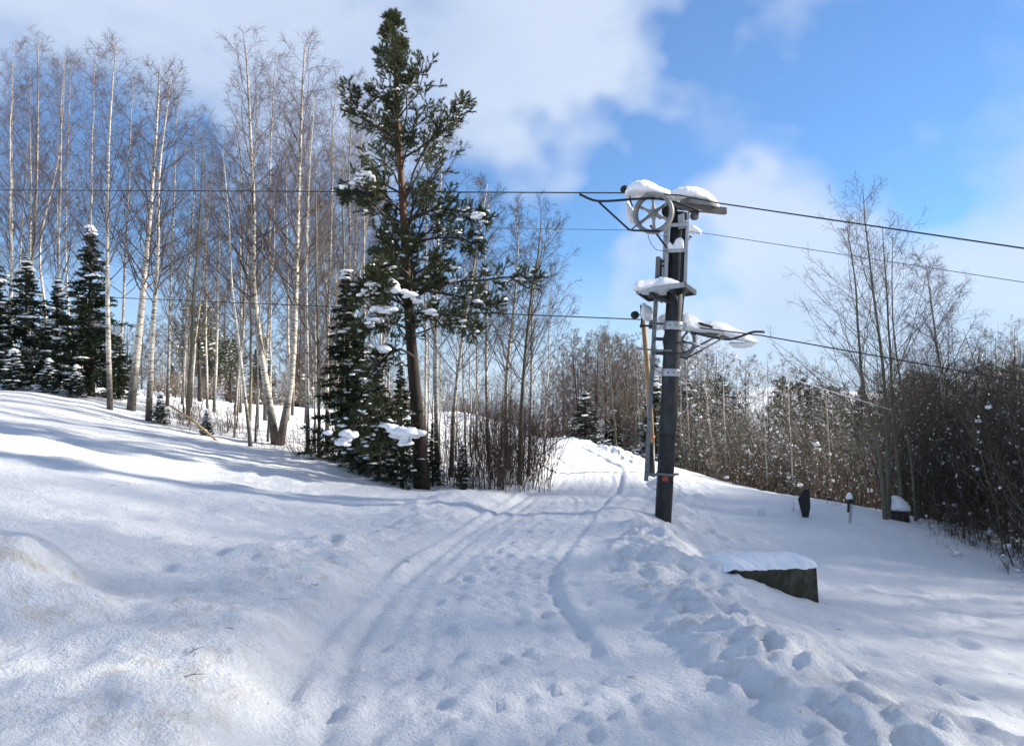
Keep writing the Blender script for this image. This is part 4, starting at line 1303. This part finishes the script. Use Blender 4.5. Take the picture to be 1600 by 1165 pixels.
    big = [(565, 280, 14.9, .16), (553, 289, 14.85, .14), (545, 294, 14.8, .11), (571, 273, 14.9, .10), (748, 338, 15.0, .12), (741, 335, 15.0, .10), (566, 172, 15.1, .07), (583, 452, 14.4, .17), (600, 448, 14.3, .19), (620, 452, 14.4, .17), (640, 462, 14.4, .14),
           (565, 458, 14.5, .13), (590, 485, 14.4, .16), (612, 482, 14.4, .14), (580, 500, 14.4, .15), (600, 545, 14.5, .14), (672, 488, 14.9, .12), (578, 128, 15.2, .06), (714, 158, 15.1, .06), (625, 676, 14.3, .2), (615, 668, 14.3, .17), (630, 690, 14.3, .14), (535, 678, 14.1, .18), (528, 690, 14.1, .15), (815, 436, 14.7, .08), (825, 428, 14.7, .07), (745, 470, 15.4, .11), (655, 470, 14.8, .1)]
    c3 = np.array([W(px, py, Y) - np.array([x0, y0, z0]) for px, py, Y, s in big]); s3 = np.array([s for *_, s in big]); sz3 = np.stack([s3 * 1.05, s3 * .9, s3 * .55], -1)
    c4 = np.repeat(c3, 5, 0); s4 = np.repeat(s3, 5); f = rng.uniform(.45, .8, len(s4))
    c4 = c4 + rng.normal(0, 1, c4.shape) * (s4 * .5)[:, None] * np.array([1.4, 1, .35]); sz4 = np.stack([s4 * f * 1.5, s4 * f, s4 * f * .62], -1)
    g = blobs_geo(rng, np.concatenate([cc, c2, c4]), np.concatenate([sz, sz2, sz4]))
    o = link('snow', g.mesh('snow', M['snow']), root); o['kind'] = 'stuff'
    o.modifiers.new('sub', 'SUBSURF').render_levels = 1


build_pine()

# ------------------------------------------------------------------ left row of birches
GL = 'birches along the left edge of the slope'
HB = [
    (1, [(30, 598), (40, 520), (52, 380), (58, 220), (60, 45)], 'left rim birch rising from the snowy young spruces', .10, dict(n1=34)),
    (2, [(77, 600), (70, 480), (62, 380), (92, 230), (100, 62)], 'slim kinked birch stem just left of the big dark spruce', .075, dict(n1=30)),
    (3, [(112, 602), (108, 500), (103, 380), (108, 230), (112, 75)], 'straight birch stem growing up in front of the dark spruces', .08, dict(n1=30)),
    (4, [(172, 640), (169, 520), (167, 380), (170, 200), (180, 38)], 'pale slender birch at the right side of the dark spruce', .085, dict(n1=38)),
    (5, [(204, 641), (217, 520), (228, 390), (240, 230), (248, 78)], 'thick rough barked birch leaning right with a black foot', .13, dict(n1=38)),
    (6, [(232, 658), (238, 520), (246, 400), (250, 260), (268, 95)], 'smooth white birch with a snow lump at its black foot', .095, dict(n1=38)),
    (7, [(392, 698), (376, 560), (362, 440), (356, 320), (348, 210)], 'thin pale birch leaning left with a bent foot', .055, dict(n1=24, dens=.8)),
    (8, [(432, 694), (412, 580), (396, 450), (394, 300), (380, 42)], 'brightest white birch with a forked black foot leaning left', .125, dict(n1=42)),
    (9, [(436, 696), (455, 590), (462, 450), (466, 300), (476, 45)], 'tall birch sharing the forked foot and leaning right', .12, dict(n1=42)),
    (10, [(481, 708), (480, 560), (478, 400), (484, 250), (492, 130)], 'thin pale birch right of the forked birches', .06, dict(n1=28, dens=.9)),
    (11, [(683, 742), (681, 580), (682, 430), (688, 300), (694, 165)], 'straight birch stem showing just right of the pine trunk', .075, dict(n1=32)),
    (12, [(705, 746), (709, 640), (721, 540), (738, 430), (762, 265)], 'birch leaning right behind the brushwood by the pine', .065, dict(n1=28)),
    (13, [(792, 735), (791, 600), (803, 480), (809, 390), (806, 292)], 'birch with a dense purple twig crown above the path shrubs', .075, dict(n1=40, spread=.75)),
    (14, [(812, 758), (816, 620), (828, 480), (842, 390), (846, 300)], 'dark stemmed birch rising out of the path side shrubs', .07, dict(n1=30, spread=1.15, mat=M['aspen'])),
    (15, [(826, 745), (830, 600), (832, 480), (845, 400), (868, 330)], 'fine twigged tree spreading out over the path bend', .05, dict(n1=34, spread=1.25)),
    (16, [(765, 735), (760, 600), (760, 470), (758, 380), (766, 270)], 'birch between the purple crowned birch and the pine', .06, dict(n1=28)),
]
for seed, line, lab, r, kw in HB:
    hero_birch(100 + seed, line, lab, GL, r, **kw)

BV = [birch_parts(200 + k, 11., .075, n1=n, dens=d, spread=s, start=st) for k, (n, d, s, st) in enumerate(((34, 1., 1., .25), (30, 1., .85, .3), (28, .9, 1.1, .22)))]
THIN = [birch_parts(230 + k, 8., .045, n1=22, dens=.7, spread=.6, start=.3) for k in range(2)]
AV = [birch_parts(240 + k, 10., .09, n1=34, dens=.9, spread=1.15, start=.2, mat=M['aspen'], twig=M['aspen_twig']) for k in range(2)]
rr = random.Random(4)
# stems standing behind the front row
for k, (bx, Y, tx, ty) in enumerate([(12, 24, 8, 70), (50, 25, 30, 110), (90, 26, 85, 90), (135, 25, 140, 85), (190, 26, 195, 120), (262, 24, 270, 130), (285, 27, 300, 180), (335, 25, 345, 200), (368, 26, 395, 130),
                                     (415, 25, 425, 90), (450, 26, 440, 160), (512, 22, 520, 110), (545, 23, 548, 120), (572, 22, 560, 170), (595, 24, 600, 200), (745, 24, 745, 290), (665, 24, 668, 190), (850, 24, 862, 400)]):
    x = (bx - 800) / 1200. * Y; z = gz(x, Y); h = W(tx, ty, Y)[2] - z; s = h / 11.
    place(BV[k % 3], 'birch_tree', 'slender leafless birch standing in the back of the left birch row', 'tree', 'back row birches on the left', (x, Y, z), s * .9, rr.random() * 6.28, ((tx - bx) / 1200. * Y / h, 0), s)
for k in range(12):
    bx = rr.uniform(-10, 600); Y = rr.uniform(24, 34); ty = np.interp(bx, [0, 250, 480, 600], [80, 130, 110, 190]) + rr.uniform(0, 150)
    x = (bx - 800) / 1200. * Y; z = gz(x, Y); h = W(bx, ty, Y)[2] - z; s = h / 11.
    place(BV[k % 3], 'birch_tree', 'slender leafless birch standing in the back of the left birch row', 'tree', 'back row birches on the left', (x, Y, z), s * .8, rr.random() * 6.28, (rr.gauss(0, .04), 0), s)
# brown aspens and dark saplings among them
for k, (bx, Y, tx, ty) in enumerate([(294, 22, 312, 190), (390, 24, 385, 260), (500, 18.5, 488, 260), (535, 19, 540, 220)]):
    x = (bx - 800) / 1200. * Y; z = gz(x, Y); h = W(tx, ty, Y)[2] - z; s = h / 10.
    place(AV[k % 2], 'aspen_tree', ['brown aspen stem on the slope rim above the tiny seedling spruce', 'grey aspen behind the thin pale leaning birch', 'dark curved aspen stem left of the conical spruce', 'bare aspen rising behind the conical spruce'][k], 'tree', 'aspens among the left birches', (x, Y, z), s * .85, rr.random() * 6.28, ((tx - bx) / 1200. * Y / h, 0), s)
for k in range(26):
    bx = rr.choice([rr.uniform(250, 430), rr.uniform(470, 620), rr.uniform(660, 830)])
    Y = 17.5 + (830 - bx) / 1200 * 9 * rr.uniform(.4, 1.1) + rr.uniform(0, 2.5)
    x = (bx - 800) / 1200. * Y; z = gz(x, Y); h = rr.uniform(3.5, 7.5)
    place(THIN[k % 2], 'birch_sapling', 'thin whippy birch sapling in the left undergrowth', 'tree', 'saplings under the left birches', (x, Y, z), h / 8., rr.random() * 6.28, (rr.gauss(0, .06), rr.gauss(0, .05)))

# spruces
SP = [spruce_parts(300, 7., 1.5, M['spruce'], 36), spruce_parts(301, 6., 1.55, M['spruce_snowy'], 75), spruce_parts(302, 3., 1.0, M['spruce_snowy'], 90, 14, (.06, .16))]


def spr(i, H0, bx, by, tx, ty, label, wide=1., Y=None, group='spruces'):
    return px_tree(SP[i], H0, 'spruce_tree', label, 'tree', group, bx, by, tx, ty, Y, rr.random() * 6.28, wide)


spr(0, 7., 142, 632, 142, 352, 'biggest dark spruce at the foot of the left birches', 1.35, 22)
spr(0, 7., 185, 640, 186, 520, 'low dark spruce right of the biggest spruce', 1.5, 23)
spr(1, 6., 42, 612, 42, 400, 'snow dusted spruce behind the left rim birch', 1.35, 23.5)
spr(1, 6., 90, 618, 92, 430, 'snow dusted spruce between the slim stems left of the biggest spruce', 1.2, 24)
spr(1, 6., -10, 600, -8, 420, 'snow dusted spruce at the far left rim of the wood', 1.3, 23)
spr(2, 3., 22, 606, 22, 545, 'snow buried young spruce at the upper end of the left slope', 1.3, 20.5)
spr(2, 3., 75, 622, 75, 560, 'snow laden young spruce under the left rim birches', 1.3, 20.8)
spr(2, 3., 118, 628, 118, 570, 'snow laden young spruce in front of the biggest spruce', 1.3, 21)
spr(2, 3., 250, 660, 250, 612, 'tiny spruce beside the smooth white birch foot', 1., 20)
spr(2, 3., 322, 680, 322, 640, 'tiny spruce seedling under the aspens on the slope rim', 1.0, 19.5)
spr(2, 3., 722, 752, 722, 690, 'little snowy spruce in the brushwood by the path', .7, 16.2)
spr(0, 7., 545, 715, 540, 420, 'dark conical spruce just left of the pine', 1.25, 18.2)
spr(1, 6., 590, 745, 590, 560, 'bushy snow dusted spruce at the pine foot', 1.25, 16.2)
spr(0, 7., 628, 762, 626, 560, 'low dark spruce hugging the pine trunk', 1.0, 15.1)
spr(0, 7., 676, 758, 676, 655, 'small dark spruce on the path side of the pine trunk', 1.1, 15.9)
spr(0, 7., 560, 735, 562, 520, 'dark slim spruce between the conical spruce and the pine', 1.0, 16.8)
spr(1, 6., 915, 705, 912, 610, 'dark snowy spruce beyond the crest of the path', 1.9, 38)
spr(1, 6., 1025, 735, 1025, 585, 'snow laden spruce behind the pylon', 1.2, 34)
spr(0, 7., 955, 715, 958, 640, 'low spruce right of the dark crest spruce', 2.0, 42)

# distant pine on the second field
def small_pine(seed):
    rng = np.random.default_rng(seed)
    p, rd = trunk_line(rng, 6., .10, 12, .03)
    a, ar, ta = grow(rng, p, rd, 40, .32, .99, lambda t, d, par: 1.9 * np.sqrt(np.clip(1.02 - t, 0, 1)) + .1, 1.05, 5, .08, .12, .4, .03, .008, .3, .2)
    b, br, tb = grow(rng, a, ar, 9, .3, 1., lambda t, d, par: .25 + .3 * (1 - t), .8, 3, .1, .2, .5, .012, .005, .5)
    g = Geo(); g.tubes(a, ar, 4); g.tubes(b, br, 3)
    n = Geo(); needles(n, rng, b, 40, .14, .022, .8, .15)
    return [('trunk', trunk_mesh(p, rd, M['pine_bark']), None), ('branches', g.mesh('branches', M['dark_bark']), None), ('crown', n.mesh('crown', M['needle'], False), None),
            ('snow', specks(rng, b, 150, .04, .11, .5, True).mesh('snow', M['snow']), 'stuff')]


SPN = small_pine(400)
px_tree(SPN, 6., 'pine_tree', 'round crowned snowy pine on the field behind the aspens', 'tree', None, 312, 640, 312, 480, 34, 1., 1.25)
px_tree(SPN, 6., 'pine_tree', 'smaller pine behind the round crowned snowy pine', 'tree', None, 360, 640, 362, 540, 40, 3., 1.3)

# ------------------------------------------------------------------ shrubs by the path and under the birches
SH = [stem_parts(500 + k, 2.2, 20, .0075, .30, M['red_twig'], .5, 8, 4) for k in range(3)]
for k, (bx, by, h) in enumerate([(700, 752, 2.0), (728, 760, 1.7), (745, 755, 2.1), (770, 765, 2.0), (790, 762, 2.3), (806, 766, 2.2), (822, 762, 2.4), (838, 752, 1.9), (780, 745, 2.4), (815, 745, 2.5)]):
    x, y, z = ground_hit(bx, by)
    place(SH[k % 3], 'leafless_shrub', 'bushy leafless red brown shrub at the inner bend of the path', 'shrub', 'shrubs at the inner bend of the path', (x, y, z), h / 2.2 * 1.2, rr.random() * 6.28)
UN = [stem_parts(520 + k, 1.3, 9, .007, .35, M['red_twig'], .35, 5, 3) for k in range(2)]
for k in range(56):
    bx = rr.uniform(205, 660)
    Y = 16.2 + (660 - bx) / 455. * 4.6 + rr.uniform(0, 2.2)
    x = (bx - 800) / 1200. * Y
    place(UN[k % 2], 'brushwood_tuft', 'sparse tuft of bare brushwood at the foot of the left birches', 'shrub', 'brushwood under the left birches', (x, Y, gz(x, Y)), rr.uniform(.5, 1.25), rr.random() * 6.28)
for k, (bx, by, h) in enumerate([(1170, 755, .5), (1246, 800, .4), (1300, 790, .7), (1213, 770, .5), (1190, 806, .25), (1052, 772, .45)]):
    x, y, z = ground_hit(bx, by)
    place(UN[k % 2], 'dry_weeds', 'few dry weed stalks poking out of the right snow slope', 'weeds', 'weed stalks on the right slope', (x, y, z), h / 1.3, rr.random() * 6.28)
# bits of twig blown onto the snow
rt = np.random.default_rng(88)
TW = []
for k in range(3):
    q = np.cumsum(np.concatenate([[[0, 0, 0]], rt.normal(0, .012, (5, 3)) + np.array([.035, 0, 0])]), 0); q[:, 2] = np.abs(q[:, 2]) * .4
    g = Geo(); g.tube(q, np.linspace(.004, .002, 6), 5); g.tube([q[2], q[2] + np.array([.03, .035, .008]), q[2] + np.array([.05, .07, .01])], [.003, .0025, .0015], 5)
    TW.append(g.mesh('fallen_twig', M['red_twig']))
for px, py in ((297, 1022), (288, 1062), (486, 915), (365, 990), (640, 880), (1056, 834), (420, 1100), (1180, 1010), (1320, 985), (1470, 1080), (1250, 1120), (700, 820), (180, 760), (340, 840), (980, 1060)):
    x, y, z = ground_hit(px, py, 2.5, 30); o = link('fallen_twig', TW[int(rt.integers(0, 3))], loc=(x, y, z + .006)); o.scale = (rt.uniform(.35, .7),) * 3; o.rotation_euler = (0, 0, rt.random() * 6.28)
    tag(o, 'tiny dark twig lying on the foreground snow', 'twig', 'bits of twig on the snow')
# fallen pole leaning in the undergrowth
x, y, z = ground_hit(335, 688)
g = Geo(); g.tube([np.array([x + .1, y, z - .05]), W(300, 655, y + .2), W(266, 634, y + .4)], [.03, .028, .02], 8)
tag(g.part('fallen_branch', M['wood'], origin=(x, y, z)), 'bare fallen pole lying slanted near the tiny spruces', 'branch')

# ------------------------------------------------------------------ right edge: stems and thicket
HR = [
    (31, [(1384, 806), (1372, 700), (1350, 600), (1338, 440), (1324, 330)], 'pale green stem of the right clump leaning left', .062, dict(n1=30, spread=1.6)),
    (32, [(1389, 800), (1386, 680), (1376, 560), (1360, 440), (1345, 272)], 'tallest olive stem of the clump right of the black board', .066, dict(n1=34, spread=1.35)),
    (33, [(1413, 818), (1402, 720), (1392, 600), (1384, 470), (1378, 330)], 'right hand stem of the clump by the stump', .056, dict(n1=28, spread=1.5)),
    (34, [(1432, 822), (1424, 720), (1408, 600), (1396, 500), (1400, 340)], 'thin dark stem just right of the stump', .045, dict(n1=24, spread=1.35)),
]
for seed, line, lab, r, kw in HR:
    hero_birch(600 + seed, line, lab, 'stems of the right clump', r, Y=17. + (seed - 31) * .25, name='aspen_tree', start=.16, mat=M['aspen'], twig=M['aspen_twig'], dens=.75, **kw)
hero_birch(640, [(1490, 830), (1478, 690), (1470, 600), (1458, 500), (1448, 388)], 'weeping birch with hanging twigs behind the right thicket', None, .085, Y=19.5, n1=30, weep=.28, spread=1.2, dens=1.)

TH = [stem_parts(700 + k, 4.2, 20, .016, .22, M['brown_twig'], .8, 11, 6, 110, (.02, .06)) for k in range(3)]
rq = random.Random(9)
spots = []
for k in range(30):
    Y = rq.uniform(13.2, 23); e = 1.6 * 0
    xe = np.interp(Y, [12.5, 15.2, 17, 22, 24], [9.2, 9.6, 9.3, 9.6, 10.5])
    spots.append((xe + .7 + abs(rq.gauss(0, 2.2)), Y))
for k, (x, Y) in enumerate(spots):
    h = rq.uniform(3.4, 5.0) + max(0, x - 10.5) * .35
    place(TH[k % 3], 'thicket_shrub', 'tall dense brown thicket shrub flecked with snow at the right edge', 'shrub', 'thicket on the right edge', (x, Y, gz(x, Y)), h / 4.2, rq.random() * 6.28)
LOWS = [stem_parts(730 + k, 1.5, 14, .009, .75, M['brown_twig'], .5, 6, 4, 12, (.03, .07), up=.0) for k in range(2)]
for k in range(12):
    Y = rq.uniform(12.6, 17.5); x = np.interp(Y, [12.5, 15.2, 17.5], [8.9, 9.2, 9.3]) + rq.uniform(-.1, 1.0)
    place(LOWS[k % 2], 'low_bramble', 'low sprawling bramble in the snow under the right thicket', 'shrub', 'brambles under the right thicket', (x, Y, gz(x, Y)), rq.uniform(.6, 1.1), rq.random() * 6.28)

# ------------------------------------------------------------------ wood behind the crest and right of the path
MB_ = [birch_parts(800, 9., .09, n1=26, dens=.75, spread=1.1, start=.15, twig=M['twig_snow'], snow=120, thin=2.6),
       birch_parts(801, 9., .08, n1=24, dens=.75, spread=1.25, start=.12, twig=M['twig_snow'], snow=150, thin=2.6)]
DT = [birch_parts(810 + k, 9., .10, n1=28, dens=.8, spread=1.5, start=.12, mat=M['dark_bark'], twig=M['twig_snow'], thin=3.2) for k in range(2)]
DK = [birch_parts(815 + k, 9., .11, n1=32, dens=.85, spread=1.5, start=.1, mat=M['dark_bark'] if k else M['aspen'], twig=M['twig'] if k else M['aspen_twig'], thin=4.) for k in range(2)]
OL = [stem_parts(830, 4.5, 14, .022, .3, M['olive_twig'], .6, 12, 6, 120, (.03, .07)), stem_parts(831, 3., 34, .012, .45, M['rust_twig'], .9, 9, 5, 260, (.03, .075))]


def stand(parts, H0, name, label, cat, group, bx, Y, ty, tx=None, wide=1.):
    x = (bx - 800) / 1200. * Y; z = gz(x, Y); tx = bx if tx is None else tx
    top = W(tx, ty, Y); h = top[2] - z; s = h / H0
    return place(parts, name, label, cat, group, (x, Y, z), s * wide, rq.random() * 6.28, ((top[0] - x) / h, 0), s)


stand(MB_[0], 9., 'birch_tree', 'snowy white birch standing right of the pylon', 'tree', 'snowy birches beyond the crest', 1117, 31, 520, 1096)
stand(MB_[1], 9., 'birch_tree', 'snow flecked birch beside the rust brown shrub', 'tree', 'snowy birches beyond the crest', 1134, 30, 540, 1132)
stand(MB_[1], 9., 'birch_tree', 'snow crusted birch behind the black board', 'tree', 'snowy birches beyond the crest', 1238, 25, 560, 1232, .8)
stand(MB_[0], 9., 'birch_tree', 'slim birch left of the pylon beyond the crest', 'tree', 'snowy birches beyond the crest', 1002, 40, 540, 992, .7)
stand(MB_[0], 9., 'birch_tree', 'pale birch between the pylon and the snowy white birch', 'tree', 'snowy birches beyond the crest', 1078, 33, 545, 1072, .7)
stand(MB_[1], 9., 'birch_tree', 'pale birch right of the rust brown shrub', 'tree', 'snowy birches beyond the crest', 1196, 27, 590, 1190, .8)
stand(MB_[0], 9., 'birch_tree', 'pale birch behind the marker post', 'tree', 'snowy birches beyond the crest', 1296, 24.5, 560, 1288, .8)
stand(AV[0], 10., 'aspen_tree', 'broad olive stemmed aspen beyond the path crest', 'tree', 'aspens beyond the crest', 965, 38, 508, 948, 1.0)
stand(AV[1], 10., 'aspen_tree', 'second olive stemmed aspen beyond the path crest', 'tree', 'aspens beyond the crest', 975, 40, 530, 985, .9)
stand(DK[1], 9., 'dark_tree', 'dark spreading tree left of the crest aspens', 'tree', 'dark trees beyond the crest', 908, 40, 520, 890, 1.05)
stand(DK[1], 9., 'dark_tree', 'dark tree between the crest spruce and the aspens', 'tree', 'dark trees beyond the crest', 925, 44, 515, 935, .9)
stand(DT[0], 9., 'dark_tree', 'thick black trunk left of the snow crusted birch', 'tree', 'dark trees beyond the crest', 1203, 32, 560, 1200, .8)
for k, (bx, Y, ty) in enumerate([(868, 46, 560), (880, 52, 535), (897, 50, 520), (915, 47, 525), (930, 52, 512), (945, 48, 515), (962, 50, 520), (978, 46, 530), (995, 50, 535), (1012, 44, 540), (1035, 40, 560), (1065, 38, 545), (1085, 42, 550), (1105, 40, 535), (1150, 38, 545), (1170, 42, 555), (1222, 36, 560), (1250, 40, 570), (1270, 34, 575), (1300, 36, 580),
                                 (1335, 34, 585), (1425, 30, 545), (1500, 32, 530), (1530, 27, 520), (1555, 30, 515), (1585, 26, 500), (1610, 28, 505)]):
    stand((DT + MB_)[k % 4] if bx > 1040 else DK[k % 2], 9., 'bare_tree', 'tall bare tree with snowy twigs in the wood along the hollow', 'tree', 'tall bare trees along the hollow', bx, Y, ty + 12, None, .85)
stand(OL[1], 3., 'rust_shrub', 'rust brown snow flecked shrub right of the white birches', 'shrub', None, 1165, 28.5, 660, None, 1.3)
stand(OL[1], 3., 'rust_shrub', 'rust brown shrub behind the marker post', 'shrub', None, 1320, 24, 650, None, 1.2)
for k, (bx, Y, ty) in enumerate([(1085, 31, 610), (1110, 34, 600), (1060, 34, 600), (1150, 35, 610), (1010, 42, 640), (990, 44, 630), (1220, 28, 610), (1265, 27, 620), (1290, 30, 590), (1340, 26, 600), (1365, 30, 590), (1255, 34, 590), (1180, 38, 600), (1410, 26, 600), (1450, 25, 590), (1500, 28, 580), (1560, 26, 570)] + [(rq.uniform(1030, 1640), rq.uniform(29, 46), rq.uniform(610, 650)) for _ in range(34)]):
    stand(OL[0], 4.5, 'olive_shrub', 'tall olive brown shrub with snow flecks in the hollow beyond the slope', 'shrub', 'shrubs in the hollow beyond the slope', bx, Y, ty, None, 1.25)

FAR = [birch_parts(850 + k, 10., .13, n1=26, dens=.7, spread=1.5, start=.08, mat=M['dark_bark'] if k else M['birch'], twig=M['twig'], thin=6.5) for k in range(3)]
GF = 'leafless trees of the far wood'
for k in range(150):
    if k < 70:
        bx = rq.uniform(120, 870); Y = rq.uniform(46, 70)
        ty = np.interp(bx, [120, 300, 450, 560, 700, 870], [470, 455, 450, 520, 590, 640]) + rq.uniform(-10, 55)
    else:
        bx = rq.uniform(850, 1640); Y = rq.uniform(42, 80)
        ty = np.interp(bx, [860, 960, 1080, 1200, 1400, 1600], [590, 535, 555, 585, 600, 560]) + rq.uniform(-15, 40)
        if 1168 < bx < 1214: continue
    stand(FAR[k % 3], 10., 'bare_tree', 'bare purple brown tree in the far wood behind the fields', 'tree', GF, bx, Y, ty, None, 1.0)
for k in range(40):
    bx = rq.uniform(1000, 1640); Y = rq.uniform(85, 150)
    stand(FAR[k % 3], 10., 'bare_tree', 'bare purple brown tree in the far wood behind the fields', 'tree', GF, bx, Y, rq.uniform(592, 622), None, 1.5)
for k in range(46):
    bx = rq.uniform(150, 870); Y = rq.uniform(43, 52)
    stand(OL[0] if k % 3 else OL[1], 4.5 if k % 3 else 3., 'ridge_shrub', 'low bare shrub on the snow ridge behind the left birches', 'shrub', 'shrubs on the ridge behind the left birches', bx, Y, np.interp(bx, [150, 450, 870], [570, 575, 625]) + rq.uniform(-15, 20), None, 1.3)
for k in range(14):
    bx = rq.uniform(180, 560); Y = rq.uniform(50, 66)
    stand(SPN if k % 2 else SP[0], 6. if k % 2 else 7., 'far_conifer', 'dark conifer in the wood behind the snow ridge', 'tree', 'conifers behind the snow ridge', bx, Y, rq.uniform(520, 580), None, 1.3)
for k, (bx, Y, ty) in enumerate([(1075, 40, 590), (1112, 42, 600), (1050, 46, 610), (1150, 46, 610), (1235, 40, 600), (1290, 38, 610), (1345, 42, 600), (1410, 36, 610), (1470, 40, 600), (1530, 36, 590), (1590, 38, 580), (980, 50, 630), (1265, 50, 600), (1440, 48, 590), (1560, 46, 580)]):
    stand(SPN if k % 3 else SP[1], 6., 'far_conifer', 'olive dark conifer in the wood right of the path', 'tree', 'conifers in the wood right of the path', bx, Y, ty, None, 1.25)
for k, bx in enumerate((862, 872, 884, 896, 850, 838)):
    stand(SP[0], 7., 'spruce_tree', 'small dark spruce in the far line behind the crest', 'tree', 'far dark spruces behind the crest', bx, 75 + k, 650 + rq.uniform(-6, 8), None, 1.6)

# ------------------------------------------------------------------ trees beside and behind the camera, whose shade lies on the foreground
GS = 'roadside trees shading the foreground'
rs = random.Random(21)
for k in range(62):
    row = k // 31
    Y = -7.5 + (k % 31) * 1.04 + row * .5 + rs.uniform(-.2, .2)
    x = max(11.5, Y * .667 + 5.0) + row * 2.6 + rs.uniform(0, 1.6)
    place(BV[(k + row) % 3], 'birch_tree', 'roadside birch shading the lower slope', 'tree', GS, (x, Y, gz(x, Y)), rs.uniform(1.2, 1.5), rs.random() * 6.28)
for k in range(9):
    Y = 10 + k * 2.0 + rs.uniform(-.3, .3); x = Y * .667 + 10.5 + rs.uniform(0, 3)
    place(BV[k % 3], 'birch_tree', 'tallest roadside birch shading the upper slope', 'tree', GS, (x, Y, gz(x, Y)), rs.uniform(1.5, 1.75), rs.random() * 6.28)
# the birch row goes on beyond the left rim of the picture
for k in range(14):
    bx = -35 - k * 26 + rs.uniform(-8, 8); Y = rs.uniform(21.5, 30); x = (bx - 800) / 1200. * Y
    place(BV[k % 3] if k % 4 else SP[k // 4 % 2], 'birch_tree' if k % 4 else 'spruce_tree', 'bare birch continuing the left birch row uphill' if k % 4 else 'dark spruce continuing the left birch row uphill', 'tree', 'trees continuing the left row', (x, Y, gz(x, Y)), rs.uniform(.85, 1.05), rs.random() * 6.28)
